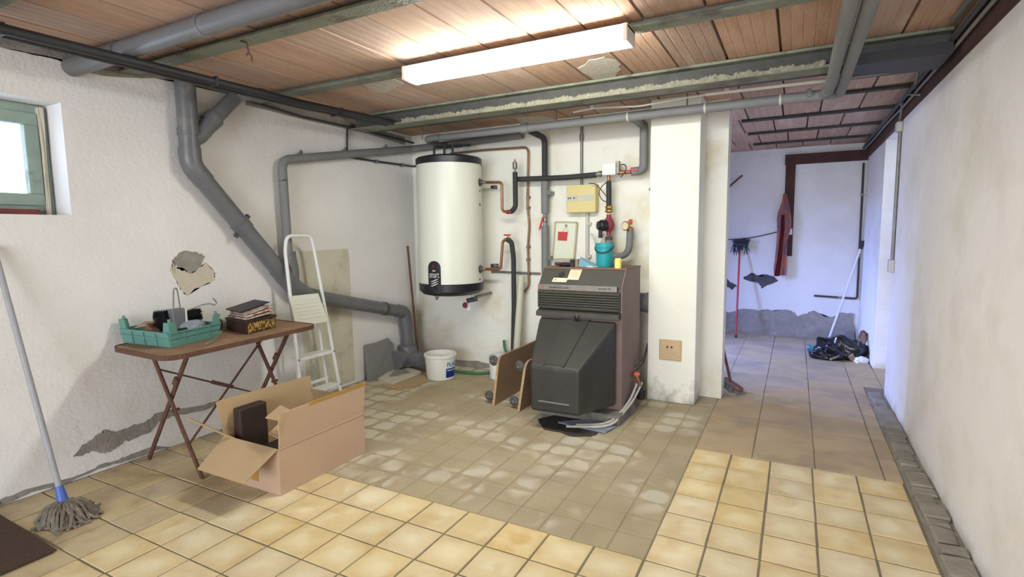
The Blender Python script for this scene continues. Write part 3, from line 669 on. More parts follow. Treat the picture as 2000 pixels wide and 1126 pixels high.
obj('union_nut', LT([(0, 0), (.02, 0), (.030, .008), (.030, .026), (.018, .034), (0, .034)], (XPv, YW-.03, z_l-.015), (0, 0, 1), 8), steel_d, t, smooth=True)
obj('lower_pipe', T([(XPv, YW-.03, z_l-.01), (XPv, YW-.03, .95)], .030, seg=16), foam, t, smooth=True)
t = thing('gauge_pipe', (-1.15, YW, 1.0), 'grey bent pipe behind the boiler ending in a round pressure gauge with red cap', 'pipe')
gq = Y_([(1195, 500), (1228, 496), (1231, 450)], YW-.03)
obj('lagging', T([Vector((gq[0].x-.05, gq[0].y, gq[0].z)), Vector((gq[1].x, gq[1].y, gq[0].z-.0)), gq[2]], .026, .09, 14), foam, t, smooth=True)
obj('fitting', LT([(0, 0), (.02, 0), (.024, .01), (.024, .03), (.012, .04), (0, .04)], gq[2]+Vector((0, 0, -.01)), (0, 0, 1), 10), brass, t, smooth=True)
g = gq[2]+Vector((-.02, -.035, .035))
obj('gauge', LT([(0, 0), (.034, 0), (.036, .004), (.036, .016), (.030, .018), (0, .018)], g, (-.35, -.93, 0), 24), brass, t, smooth=True)
obj('dial', LT([(0, 0), (.029, 0), (.029, .002), (0, .002)], g+Vector((-.35, -.93, 0)).normalized()*.0185, (-.35, -.93, 0), 24), paperm, t)
obj('red_cap', B(gq[2].x-.012, gq[2].x+.014, gq[2].y-.012, gq[2].y+.012, gq[2].z+.045, gq[2].z+.085), brightred, t, bevel=.004)
t = thing('valve_actuator', (XPU-.05, YW, 1.72), 'small white box actuator with a looped black cable above the pump', 'box')
a = at(1192, 320, Y=YW); a2 = at(1213, 342, Y=YW)
obj('housing', B(a.x-.04, a2.x-.02, YW-.08, YW-.0, a2.z+.0, a.z), white, t, bevel=.006)
obj('terminal', B(a2.x-.02, a2.x, YW-.06, YW-.02, a2.z+.01, a.z+.012), zinc, t)
obj('cable', T(Y_([(1211, 322), (1220, 320), (1224, 328), (1218, 340), (1212, 346)], YW-.06), .004, .03, 8), cable_d, t)
t = thing('black_loop_cable', (XPU, YW, 1.5), 'thin black cable looping between the cream fuse box and the pump pipe', 'cable')
obj('wire', T(Y_([(1150, 358), (1163, 358), (1172, 368), (1186, 385), (1184, 395), (1174, 389), (1169, 375), (1176, 362), (1190, 352)], YW-.05), .0035, .03, 8), cable_d, t)
t.name = 'loop_cable'
bk = at(1266, 355, Y=YB-.02)
t = thing('pipe_bracket', bk, 'galvanised bracket plate on the wall beside the pillar next to the lagged riser', 'bracket')
obj('plate', B(-.985, -.955, YB-.03, YB, 1.53, 1.72), zinc, t, bevel=.003)
obj('bolt', T([(-.985, YB-.045, 1.56), (-.965, YB-.01, 1.56)], .012, seg=8), zinc, t)

# copper pipes of the water heater
t = thing('upper_copper_pipe', (-2.2, 4.0, 1.4), 'copper pipe from the heater top nozzle down to a red valve and lagging', 'pipe')
YC = 3.98
cu1 = Y_([(940, 356), (980, 356), (981, 412), (992, 414)], YC)
obj('copper', T(cu1, .012, .03), copper, t, smooth=True)
obj('red_valve', T(Y_([(990, 414), (1000, 413)], YC), .018, seg=12), redw, t, smooth=True)
obj('lagging', T(Y_([(999, 413), (1007, 404), (1006, 336)], YC), .021, .05), foam_d, t, smooth=True)
q = at(1006, 336, Y=YC); obj('air_vent', LT([(0, 0), (.010, 0), (.010, .03), (.020, .035), (.020, .085), (.008, .09), (.006, .11), (0, .11)], q-Vector((0, 0, .005)), (0, 0, 1), 12), zinc, t, smooth=True)
t = thing('lower_copper_pipe', (-2.2, 4.0, .9), 'copper pipe from the heater lower nozzle to a red tap and long black hose', 'pipe')
cu2 = Y_([(940, 525), (978, 526), (982, 470), (992, 466)], YC)
obj('copper', T(cu2, .012, .04), copper, t, smooth=True)
obj('tap_handle', B(cu2[3].x-.03, cu2[3].x+.03, YC-.02, YC+.0, cu2[3].z+.025, cu2[3].z+.038), brightred, t, bevel=.003)
obj('tap_body', T([cu2[3]-Vector((.03, 0, .01)), cu2[3]+Vector((.02, 0, .0))], .015, seg=12), brass, t, smooth=True)
obj('tap_stem', T([cu2[3], cu2[3]+Vector((0, -.005, .03))], .006, seg=8), brass, t)
obj('black_hose', T(Y_([(990, 467), (999, 472), (1003, 500), (1004, 600), (1002, 692)], YC), .021, .05), foam_d, t, smooth=True)
t = thing('thin_copper_line', (-1.95, YB-.03, 1.4), 'thin tarnished copper line running across the top and down the back wall on clips', 'pipe')
YL = YB-.04
tl = Y_([(880, 300), (940, 293), (1032, 287), (1030, 400), (1034, 440), (1031, 480), (1033, 560), (1020, 572)], YL)
obj('copper', T(tl, .009, .05, 10), copper_o, t, smooth=True)
for py in (385, 405, 482, 507):
    q = at(1031, py, Y=YL); obj('clip', T([q+Vector((0, -.012, 0)), Vector((q.x, YB, q.z))], .011, seg=8), zinc, t)
    obj('nut', T([q+Vector((0, 0, -.012)), q+Vector((0, 0, .012))], .015, seg=8), copper_o, t)
t = thing('horizontal_conduit', (-2.1, YB-.02, .9), 'thin grey tube running level along the back wall behind the black hose', 'pipe')
obj('tube', T(Y_([(960, 530), (1055, 534)], YB-.012), .010, 0, 8), zinc, t, smooth=True)
t = thing('small_wall_bracket', at(965, 520, Y=YB), 'small square steel bracket on the back wall above the lower copper pipe', 'bracket')
for (a, b) in (((958, 515), (969, 523)), ((958, 362), (966, 368))):
    p, q = at(*a, Y=YB-.05), at(*b, Y=YB-.05); bm = NB(); box(bm, p.x, q.x, YB-.05, YB, p.z-.005, p.z); box(bm, p.x, q.x, YB-.05, YB, q.z, q.z+.005); box(bm, p.x, p.x+.005, YB-.05, YB, q.z, p.z); box(bm, q.x-.005, q.x, YB-.05, YB, q.z, p.z)
    obj('bracket_frame', bm, zinc, t)
t.name = 'wall_bracket'
t = thing('leaning_pvc_pipe', (-2.05, 4.0, 0), 'yellowed white plastic pipe leaning on the back wall beside the black hose', 'pipe')
p0, p1_ = Vector((-2.06, 3.93, .0)), at(1018, 538, Y=4.03)
obj('tube', T([p0, p1_], .031, seg=16), pvcwhite, t, smooth=True); t.name = 'plastic_pipe'

# wall conduits on back wall
t = thing('fuse_box', at(1135, 387, Y=YB), 'cream plastic fuse box with a row of switches on the back wall', 'fuse box')
f0, f1 = at(1106, 362, Y=YB-.085), at(1163, 414, Y=YB-.085)
fw = (f0.x, f1.x)
obj('case', B(f0.x, f1.x, YB-.085, YB, f1.z, f0.z), cream, t, bevel=.006)
zm = (f0.z+f1.z)/2+.005
obj('window_strip', B(f0.x+.09, f1.x-.02, YB-.089, YB-.083, zm-.02, zm+.022), conduit, t)
obj('module', B(f0.x+.004, f0.x+.085, YB-.092, YB-.083, zm-.022, zm+.022), conduit, t)
for k in (.018, .036, .066): obj('switch', B(f0.x+k, f0.x+k+.009, YB-.096, YB-.09, zm-.005, zm+.008), blackpl, t)
for k in range(1, 9): obj('blank_slot', B(f0.x+.09+k*.018, f0.x+.0912+k*.018, YB-.0905, YB-.088, zm-.02, zm+.02), cream, t)
t = thing('conduit', at(1126, 300, Y=YB-.015), 'grey conduit dropping from the ceiling to the cream fuse box', 'conduit')
obj('tube', T([(f0.x+.105, YB-.018, 2.16), (f0.x+.105, YB-.018, f0.z)], .011, 0, 10), zinc, t, smooth=True)
obj('joint', T([(f0.x+.105, YB-.018, 1.97), (f0.x+.105, YB-.018, 2.02)], .017, 0, 10), zinc, t)
t = thing('conduit', at(1147, 470, Y=YB-.015), 'white conduit with saddles between the fuse box and the boiler top', 'conduit')
cx_ = at(1147, 460, Y=YB-.02).x
obj('tube', T([(cx_, YB-.02, f1.z), (cx_, YB-.02, .6)], .014, 0, 10), conduit, t, smooth=True)
for z in (at(1147, 437, Y=YB).z, at(1147, 500, Y=YB).z): obj('saddle', B(cx_-.012, cx_+.03, YB-.028, YB, z-.01, z+.012), conduit, t)
obj('branch_cable', T(Y_([(1150, 456), (1158, 458), (1162, 472), (1168, 482), (1174, 474), (1180, 455)], YB-.06), .005, .03, 8), conduit, t)
# transparent cover
t = thing('plastic_cover', at(1103, 470, Y=YB), 'pale transparent plastic panel with a red sticker leaning against the wall above the boiler', 'panel')
cpts = Y_([(1085, 433), (1127, 434), (1121, 505), (1080, 505)], YB-.03)
obj('cover', plate(NB(), cpts, (0, .028, 0)), clearpl, t, bevel=.004)
ip = Y_([(1093, 438), (1121, 439), (1117, 494), (1087, 494)], YB-.032)
bm = NB()
for a, b in zip(cpts, cpts[1:]+cpts[:1]): bar(bm, a+Vector((0, -.004, 0)), b+Vector((0, -.004, 0)), .012, .01, (0, 1, 0))
obj('rim', bm, mat('beige_rim_plastic', (188, 178, 148), .5, var=.05, bump=.02), t)
obj('sticker', plate(NB(), Y_([(1090, 452), (1109, 453), (1107, 470), (1089, 469)], YB-.034), (0, .002, 0)), print_r, t)
obj('keyring', LT([(.006, 0), (.010, .002), (.010, .006), (.006, .008)], at(1106, 440, Y=YB-.036), (0, -1, 0), 12), zinc, t)
obj('cord', T(Y_([(1106, 442), (1098, 452), (1110, 452), (1106, 442)], YB-.038), .002, 0, 6), conduit, t)

# ------------------------------------------------------------ water heater
TX, TY, TR = -2.585, 3.785, .270
def ztank(py): return at(882, py, X=None, Y=3.56).z
z0, zb0, zb1, z1, z2 = ztank(576), ztank(556), 0, ztank(314), ztank(300)
z0 -= .0
t = thing('water_heater', (TX, TY, z0), 'tall white cylindrical water heater with black caps hung on the back wall', 'water heater')
obj('tank', LT([(0, zb0-.01), (TR, zb0-.01), (TR, z1+.01), (0, z1+.01)], (TX, TY, 0), seg=64), enamel, t, smooth=True)
obj('top_cap', LT([(TR+.004, z1-.004), (TR+.005, z2-.01), (TR-.008, z2), (TR-.06, z2+.012), (0, z2+.018)], (TX, TY, 0), seg=64), blackpl, t, smooth=True)
obj('bottom_cap', LT([(0, z0-.02), (TR-.08, z0-.02), (TR-.03, z0-.008), (TR+.002, z0+.02), (TR+.005, zb0), (TR, zb0+.002)], (TX, TY, 0), seg=64), blackpl, t, smooth=True)
# panel centre direction on the drum: seen at px 848
pa = None
best = 9
for k in range(400):
    a_ = -1.6+k*.008; P3 = Vector((TX+math.sin(a_)*TR, TY-math.cos(a_)*TR, 1.0)); v = P3-Vector((0, 0, H))
    px = 1000+FPX*v.dot(RIGHT)/v.dot(FWD)
    ray_n = Vector((math.sin(a_), -math.cos(a_), 0))
    if ray_n.dot(-v) > 0 and abs(px-848) < best: best = abs(px-848); pa = a_
PZ0 = zb0-.07; PZ1 = at(848, 508, Y=3.6).z
hw = .056
bm = NB(); out = []
N_ = 8
prof2 = [(-hw, 0), (hw, 0)]+[(hw*math.cos(PI*k/12), (PZ1-PZ0-hw)+hw*math.sin(PI*k/12)) for k in range(13)]
plate(bm, [(x, y, -.002) for x, y in prof2], (0, 0, .010)); bmesh.ops.triangulate(bm, faces=bm.faces[:])
bmesh.ops.subdivide_edges(bm, edges=[e_ for e_ in bm.edges if e_.calc_length() > .05], cuts=3)
cp = obj('control_panel', wrap(bm, (TX, TY), TR, pa, PZ0), blackpl, t)
rr = TR+.0085
tb_ = text_bm('smart', .042)
for v in tb_.verts: v.co.x *= .94; v.co.y *= 1.75
obj('lettering', wrap(tb_, (TX, TY), rr, pa, PZ0+(PZ1-PZ0)*.57), print_s, cp)
bm = NB()
for k in range(3):
    yy = k*.018; pts = []
    for s in range(9):
        x = -.036+.072*s/8; pts.append((x, yy+.010*math.sin((s/8-.5)*PI)+.003, .0))
    low = [(x, y_-.0075*math.sin(PI*(i+.3)/9), 0) for i, (x, y_, _) in enumerate(pts)]
    plate(bm, pts+low[::-1], (0, 0, .0008))
bmesh.ops.triangulate(bm, faces=bm.faces[:])
obj('wave_emblem', wrap(bm, (TX, TY), rr, pa, PZ0+(PZ1-PZ0)*.26), print_w, cp)
kn = Vector((TX+math.sin(pa)*(TR+.008), TY-math.cos(pa)*(TR+.008), PZ0+(PZ1-PZ0)*.82))
obj('thermostat_knob', LT([(0, 0), (.018, 0), (.016, .012), (0, .014)], kn, (math.sin(pa), -math.cos(pa), 0), 16), mat('dark_maroon_plastic', (70, 38, 38), .4, bump=.02), cp, smooth=True)
bm = NB(); plate(bm, [(-.014, -.008, 0), (.014, -.008, 0), (.014, .004, 0), (-.014, .004, 0)], (0, 0, .0008)); obj('dial_mark', wrap(bm, (TX, TY), rr, pa, kn.z-.03), print_s, cp)
def tank_pt(px, py):
    b, o_ = 9e9, None
    for k in range(630):
        a_ = -PI+k*.01; nrm = Vector((math.sin(a_), -math.cos(a_), 0)); P3 = Vector((TX, TY, 0))+nrm*TR
        if nrm.dot(-P3) < -.01: continue
        q = at(px, py, X=P3.x) if abs(P3.x) > .1 else None
        if q and abs(q.y-P3.y) < b: b = abs(q.y-P3.y); o_ = (q, nrm)
    return o_
for nm, px, py, tgt in (('nozzle', 937, 356, cu1), ('nozzle', 938, 525, cu2)):
    q, nrm = tank_pt(px, py)
    obj(nm, LT([(.0, 0), (.034, 0), (.034, .006), (.022, .010), (.018, .03), (0, .03)], q-nrm*.003, nrm, 20), steel_d, t, smooth=True)
    obj('nozzle_pipe', T([q+nrm*.01, q+nrm*.05, tgt[0], tgt[0]+Vector((.02, 0, 0))], .013, .03, 12), copper_o, t, smooth=True)
for px, py, mt in ((937, 372, zinc), (937, 399, blackpl), (937, 545, brightred)):
    q, nrm = tank_pt(px, py)
    obj('plug', LT([(0, 0), (.011, 0), (.010, .004), (0, .005)], q-nrm*.001, nrm, 14), mt, t, smooth=True)
for px, py in ((848, 300), (868, 297), (884, 296)):
    q = at(px, py, Y=TY-.05); obj('top_pipe', T([(q.x, TY-.05, z2), (q.x, TY-.05, z2+.1), (q.x+.01, TY+.2, z2+.13)], .011, .03, 10), foam_d, t, smooth=True)
q = at(853, 580, Y=TY-.1); obj('earth_lead', T([(q.x-.015, TY-.1, z0), (q.x-.012, TY-.1, z0-.04), (q.x, TY-.1, z0-.065), (q.x+.018, TY-.1, z0-.03), (q.x+.02, TY-.1, z0)], .008, .01, 8), zinc, t, smooth=True)
t = thing('drain_valve', at(918, 592, Y=3.85), 'drain valve with red knob and white outlet under the water heater', 'valve')
dv = at(918, 585, Y=3.85)
obj('stem', T([dv+Vector((0, 0, .06)), dv+Vector((0, 0, -.02))], .010, 0, 10), white, t)
obj('body', T([dv+Vector((-.02, -.02, -.008)), dv+Vector((.06, .02, .01))], .020, 0, 12), steel_d, t, smooth=True)
obj('arm', T([dv+Vector((.04, .0, .01)), dv+Vector((.05, .02, .025)), dv+Vector((.04, .29, .03))], .013, .02, 10), zinc, t, smooth=True)
obj('knob', LT([(0, 0), (.024, .002), (.026, .015), (.020, .026), (0, .028)], dv+Vector((-.02, -.03, -.045)), (-.4, -.9, .1), 14), redw, t, smooth=True)
obj('outlet', T([dv+Vector((.005, -.02, -.05)), dv+Vector((.005, -.02, -.08)), dv+Vector((-.01, -.03, -.085))], .009, .01, 8), white, t, smooth=True)
# ------------------------------------------------------------ boiler
t = thing('boiler', (-1.26, 3.6, 0), 'dark brown floor standing heating boiler with a bulky black hood on its front', 'boiler')
bx0, bx1, byf, byb = -1.565, -.975, 3.35, 3.80
obj('cabinet', hexa(NB(), [(bx0+.01, byf+.02, .07), (bx1, byf+.02, .07), (bx1, byb, .07), (bx0+.01, byb, .07), (bx0+.01, byf+.02, .89), (bx1, byf+.02, .89), (bx1, byb, .89), (bx0+.01, byb, .89)]), boil_s, t)
obj('sloping_panel', hexa(NB(), [(bx0, byf, .888), (bx1-.006, byf, .888), (bx1-.006, byb-.1, .888), (bx0, byb-.1, .888), (bx0+.0, byf+.095, .994), (bx1-.006, byf+.095, .994), (bx1-.006, byb-.1, .994), (bx0, byb-.1, .994)]), boil_f, t, bevel=.004)
obj('side_sheet', plate(NB(), [(bx1-.005, byf+.0, .72), (bx1-.005, byf+.0, .89), (bx1-.005, byf+.095, .996), (bx1-.005, byb, .996), (bx1-.005, byb, .07), (bx1-.005, byf+.03, .07), (bx1-.005, byf+.03, .66)], (.008, 0, 0)), boil_s, t)
obj('top_sheet', B(bx0-.004, bx1+.005, byf+.092, byb+.01, .994, 1.004), boil_t, t, bevel=.002)
obj('name_strip', B(bx0, bx1-.03, byf-.008, byf+.004, .858, .893), zinc, t)
obj('rust_line', B(bx0, bx1-.03, byf-.0085, byf+.002, .853, .858), rust, t)
gr = obj('grille', B(bx0, bx1-.012, byf-.004, byf+.012, .73, .855), boil_f, t)
for k in range(7):
    z = .742+k*.0165
    obj('slat', hexa(NB(), [(bx0, byf-.018, z-.004), (bx1-.02, byf-.018, z-.004), (bx1-.02, byf-.003, z+.006), (bx0, byf-.003, z+.006), (bx0, byf-.018, z+.000), (bx1-.02, byf-.018, z+.000), (bx1-.02, byf-.003, z+.010), (bx0, byf-.003, z+.010)]), boil_f, gr)
obj('ledge', hexa(NB(), [(bx0-.008, byf-.03, .675), (bx1-.01, byf-.03, .675), (bx1-.01, byf+.03, .675), (bx0-.008, byf+.03, .675), (bx0-.008, byf-.028, .705), (bx1-.01, byf-.028, .705), (bx1-.01, byf+.03, .728), (bx0-.008, byf+.03, .728)]), boil_f, t, bevel=.004)
obj('latch_knob', LT([(0, 0), (.016, 0), (.018, .012), (.010, .018), (0, .018)], ((bx0+bx1)/2, byf-.03, .683), (0, -1, 0), 14), blackpl, t, smooth=True)
# hood
hb_, hf = byf-.005, 2.985
rb = [(-1.555, hb_), (-1.0, hb_)]
lo = [Vector((-1.452, hf, .118)), Vector((-1.132, hf, .125)), Vector((-1.005, hb_, .105)), Vector((-1.555, hb_, .105))]
up_ = [Vector((-1.458, hf, .412)), Vector((-1.128, hf, .412)), Vector((-1.005, hb_, .665)), Vector((-1.555, hb_, .665))]
bm = hexa(NB(), lo+up_)
ho = obj('hood', bm, boil_h, t, bevel=.018)
def onlid(u, v, h=.0):  # u across, v down the lid
    a = up_[3].lerp(up_[2], u); b = up_[0].lerp(up_[1], u); n_ = Vector((0, -.55, .83))
    return a.lerp(b, v)+n_*h
for u in (.30, .66):
    bm = NB(); tube(bm, [onlid(u, .02, .002), onlid(u-.015 if u < .5 else u+.01, .97, .002)], .006, 8); obj('lid_ridge', bm, boil_h, ho, smooth=True)
bm = plate(NB(), [onlid(.305, .03, -.004), onlid(.655, .03, -.004), onlid(.655, .95, -.004), onlid(.29, .95, -.004)], Vector((0, -.55, .83))*.009)
obj('lid_panel', bm, boil_h, ho, bevel=.003)
obj('lower_rib', B(-1.40, -1.19, hf-.006, hf+.01, .185, .195), mat('worn_grey_edge', (120, 116, 110), .6, bump=.02), ho, bevel=.002)
# stickers and lettering
sl = lambda u, v: Vector((bx0+(bx1-bx0)*u, byf-.0015+.095*v, .889+.106*v))
nv = Vector((0, -.745, .667))
def sticker(name, u0, v0, u1, v1, mt, sk=.06):
    return obj(name, plate(NB(), [sl(u0, v0)+nv*.001, sl(u1, v0)+nv*.001, sl(u1+sk, v1)+nv*.001, sl(u0+sk, v1)+nv*.001], nv*.0015), mt, t)
sticker('instruction_label', .34, .34, .48, .96, paperm, .01); sticker('warning_label', .16, .18, .34, .42, paperm, .01)
obj('lettering', place(text_bm('ATTENTION', .012, .0004), sl(.42, .88)+nv*.003, (1, 0, 0), (0, .667, .745)), print_r, t)
for k in range(4): obj('print_line', plate(NB(), [sl(.36, .5+.08*k)+nv*.0028, sl(.47, .5+.08*k)+nv*.0028, sl(.47, .52+.08*k)+nv*.0028, sl(.36, .52+.08*k)+nv*.0028], nv*.0004), wood_l, t)
obj('red_mark', LT([(0, 0), (.006, 0), (.006, .0008), (0, .0008)], sl(.20, .3)+nv*.0028, nv, 12), print_r, t)
obj('thermostat_hole', LT([(0, .0005), (.020, .0005), (.024, .002), (.022, -.001)], sl(.25, .66)+nv*.001, nv, 20), print_k, t)
obj('lettering', place(text_bm('SaintRochCouvin', .021, .0004), (bx0+.155, byf-.0088, .874), (1, 0, 0), (0, 0, 1)), print_k, t)
obj('lettering', place(text_bm('optimatic 90', .017, .0004), (bx1-.115, byf-.0088, .876), (1, 0, 0), (0, 0, 1)), print_k, t)
obj('red_emblem', plate(NB(), [(bx0+.02, byf-.0088, .866), (bx0+.035, byf-.0088, .880), (bx0+.030, byf-.0088, .889), (bx0+.045, byf-.0088, .889), (bx0+.050, byf-.0088, .879), (bx0+.036, byf-.0088, .866)], (0, -.0006, 0)), print_r, t)
obj('plinth_bolt', LT([(0, 0), (.012, 0), (.012, .01), (0, .01)], (bx1+.003, 3.6, .2), (1, 0, 0), 8), rust, t)
sb = tag(obj('concrete_slab', rough(B(-1.53, -.955, 3.27, 3.90, 0, .066), .004, 3), concrete), 'low rough concrete slab beneath the dark boiler', 'slab')
t = thing('flue_pipe', (-.95, 3.8, .7), 'short thick grey flue pipe between boiler and pillar', 'pipe')
obj('duct', T([(-1.22, 4.03, .71), (-.9375, 4.03, .71)], .072, 0, 24), foam, t, smooth=True)
obj('collar', T([(-.975, 4.03, .71), (-.938, 4.03, .71)], .078, 0, 24), foam, t, smooth=True)
t = thing('boiler_hoses', (-.96, 3.7, .1), 'two thin braided white hoses with an orange tap low at the boiler side', 'hose')
q0, q1 = Vector((-.94, 3.62, .19)), Vector((-.925, 3.70, .18))
obj('hose', T([q0, (-.95, 3.5, .11), (-1.0, 3.22, .022), (-1.2, 3.12, .018)], .008, .1, 8), conduit, t, smooth=True)
obj('hose', T([q1, (-.935, 3.52, .10), (-.985, 3.18, .02), (-1.25, 3.08, .014)], .008, .1, 8), conduit, t, smooth=True)
obj('tap_body', T([(-.965, 3.66, .26), (-.935, 3.66, .19), (-.93, 3.66, .15)], .012, .01, 10), copper_o, t, smooth=True)
obj('tap_knob', LT([(0, 0), (.022, 0), (.024, .01), (.014, .02), (0, .02)], (-.945, 3.63, .25), (0, -.3, 1), 12), orange, t, smooth=True)
obj('filter_bowl', LT([(0, 0), (.026, .004), (.032, .02), (.032, .07), (.02, .08), (0, .08)], (-.925, 3.68, .065), (0, 0, 1), 16), blackpl, t, smooth=True)
obj('oil_line', T([(-.96, 3.66, .3), (-.93, 3.75, .33), (-.945, 3.95, .42), (-.945, 4.1, .45)], .006, .05, 8), cable_d, t)
obj('oil_line', T([(-.96, 3.66, .27), (-.93, 3.75, .30), (-.945, 3.95, .39), (-.945, 4.1, .42)], .006, .05, 8), cable_d, t)
tag(obj('plastic_sheet', rough(plate(NB(), [(-1.33, 3.14, .003), (-1.0, 3.10, .003), (-.97, 3.24, .003), (-1.2, 3.26, .003)], (0, 0, .008)), .004, 2), bluepl), 'crumpled translucent plastic sheet lying under the boiler hoses', 'plastic')

# on the boiler top
ZT = 1.004
p = at(1181, 522, Z=ZT); p = Vector((p.x, 3.56, ZT))
p.x = at(1181, 500, Y=3.56).x
t = thing('bucket', p, 'small teal plastic bucket with a black handle on top of the boiler', 'bucket')
rb_ = .052; hbk = .165
obj('pail', LT([(0, 0), (rb_, 0), (rb_+.004, .01), (rb_+.010, hbk), (rb_+.006, hbk), (rb_-.0, .012), (0, .01)], p, seg=32), teal, t, smooth=True)
obj('rim', LT([(rb_+.009, hbk-.03), (rb_+.013, hbk-.03), (rb_+.014, hbk), (rb_+.007, hbk)], p, seg=32), teal, t, smooth=True)
obj('handle', T([p+Vector((-.066*math.cos(a_)-.0, -.066*math.sin(a_), hbk-.02-.045*math.sin(a_))) for a_ in [PI*k/12 for k in range(13)]], .004, 0, 8), print_k, t, smooth=True)
p = Vector((at(1206, 512, Y=3.46).x, 3.475, ZT))
t = thing('candle', p, 'short yellow ribbed candle jar next to the teal bucket', 'candle')
bm = LT([(0, 0), (.022, 0), (.023, .004), (.022, .062), (.018, .066), (.012, .058), (0, .058)], p, seg=20); obj('wax', bm, yellow, t, smooth=False)
p = Vector((at(1103, 512, Y=3.52).x, 3.54, ZT))
t = thing('work_glove', p, 'black leather glove folded on the left of the boiler top', 'glove')
bm = NB(); lathe(bm, [(0, 0), (.03, .002), (.045, .012), (.03, .026), (0, .03)], p, seg=14)
for v in bm.verts: v.co.x = p.x+(v.co.x-p.x)*1.3
obj('palm', rough(bm, .003), leather, t, smooth=True)
obj('cuff', rough(B(p.x+.04, p.x+.075, p.y-.02, p.y+.04, ZT, ZT+.05), .004, 1), leather, t)
for k in range(3): obj('finger', T([p+Vector((-.03, -.02+.02*k, .018)), p+Vector((-.075, -.025+.02*k, .020))], .009, 0, 8), leather, t, smooth=True)
t = tag(obj('wooden_block', B(p.x+.078, p.x+.098, p.y-.02, p.y+.02, ZT, ZT+.052), wood_l), 'small pale wooden block between the glove and blue folder', 'block')
p = Vector((at(1145, 515, Y=3.5).x, 3.53, ZT))
t = thing('folder', p, 'light blue card folder standing bent open on the boiler top', 'folder')
q0, q1, q2 = p+Vector((-.075, .0, .001)), p+Vector((-.065, .02, .062)), p+Vector((.06, -.01, .004))
obj('leaf', plate(NB(), [q0, p+Vector((.055, -.03, .002)), p+Vector((.075, .03, .012)), q1+Vector((.0, .03, 0)), q1], (0, .001, .0012)), bluefold, t)
obj('sheet', plate(NB(), [p+Vector((.0, -.035, .001)), p+Vector((.05, -.045, .001)), p+Vector((.085, .0, .003)), p+Vector((.02, .01, .012))], (0, 0, .0012)), white, t)
for i, px in enumerate((1077, 1081)):
    q = Vector((at(px, 518, Y=3.5).x, 3.5, ZT))
    tag(obj('screw', T([q, q+Vector((0, 0, .016-.004*i))], .003, 0, 6), brass), ['tiny brass screw nearest the left edge of the boiler top', 'tiny shorter brass screw between the other screw and the black glove'][i], 'screw', 'screws on the boiler top')

# outlet cover on the pillar
t = thing('junction_cover', at(1309, 683, Y=3.9), 'square beige cover plate with rounded corners on the pillar face', 'cover')
a, b = at(1288, 661, Y=3.9), at(1331, 705, Y=3.9)
obj('plate', B(a.x, b.x, 3.888, 3.9, b.z, a.z), mat('beige_plastic', (206, 180, 140), .6, var=.08, scale=20, bump=.03), t, bevel=.005)
obj('inset', B(a.x+.006, b.x-.006, 3.884, 3.892, b.z+.006, a.z-.006), MATS['beige_plastic'], t, bevel=.003)
for dx in (.055, .085): obj('slot', B(a.x+dx, a.x+dx+.012, 3.8825, 3.885, a.z-.06, a.z-.045), rust, t)

# ------------------------------------------------------------ dollies, buckets, hose, board, slab, stick
def dolly(y0, xb_, lab, h=.37, L_=.62, lean=.05):
    t = thing('dolly_board', (xb_, y0+L_/2, 0), lab, 'dolly', 'wheeled boards leaning by the boiler')
    c = .05; pts = []
    def P(yy, zz): return Vector((xb_+lean*zz/h, yy, zz))
    prof = [(y0, .0), (y0+L_, .0), (y0+L_, h)]+[(y0+c*(1-math.sin(a_)), h-c*(1-math.cos(a_))) for a_ in [k*PI/12 for k in range(7)]]
    obj('board', plate(NB(), [P(a, b) for a, b in prof], (-.018, 0, 0)), [plyw], t)
    bm = NB()
    obj('board_edge', plate(NB(), [P(y0-.002, .002), P(y0-.002, h-.05), P(y0+.0, h-.05), P(y0+.0, .002)], (-.018, 0, 0)), ply_e, t)
    for zz, yy in ((.055, y0+.05), (h-.05, y0+.06)):
        cx = P(yy, zz)+Vector((-.019, 0, 0))
        w_ = obj('castor', LT([(0, 0), (.018, 0), (.018, .02), (.010, .026), (0, .026)], cx, (-1, 0, 0), 12), zinc, t, smooth=True)
        obj('wheel', LT([(0, 0), (.026, 0), (.038, .006), (.038, .020), (.026, .026), (0, .026)], cx+Vector((-.055, -.022, 0)), (.15, .97, .1), 20), wheelm, w_, smooth=True)
        obj('fork', bar(NB(), cx+Vector((-.02, -.012, 0)), cx+Vector((-.07, -.012, 0)), .03, .004), zinc, w_)
        obj('axle_cap', LT([(0, 0), (.010, 0), (.008, .006), (0, .006)], cx+Vector((-.055, -.024, 0)), (0, -1, 0), 10), zinc, w_)
    return t
dolly(3.27, -1.885, 'plywood board on castors standing on edge, farther from the boiler')
dolly(3.24, -1.665, 'plywood board on castors standing on edge, tucked against the boiler hood', h=.36, L_=.60, lean=.06)
p = Vector((-2.685, 3.73, 0))
t = thing('bucket', p, 'large white plastic bucket with a blue label on the floor by the corner', 'bucket')
obj('tub', LT([(0, .0), (.112, 0), (.118, .006), (.134, .20), (.134, .215), (.129, .215), (.129, .20), (.112, .012), (0, .01)], p, seg=40), white, t, smooth=True)
obj('rim', LT([(.133, .195), (.140, .195), (.141, .215), (.134, .219), (.129, .215)], p, seg=40), white, t, smooth=True)
ab = None
def ang_for(c, r, px):
    b, o_ = 9e9, 0
    for k in range(315):
        a_ = -PI/2+k*.01; n_ = Vector((math.sin(a_), -math.cos(a_), 0)); P3 = Vector(c)+n_*r; P3.z = .12; v = P3-Vector((0, 0, H))
        x = 1000+FPX*v.dot(RIGHT)/v.dot(FWD)
        if n_.dot(-v) > .0 and abs(x-px) < b: b = abs(x-px); o_ = a_
    return o_
la0, la1 = ang_for(p, .125, 872), ang_for(p, .125, 896.5)
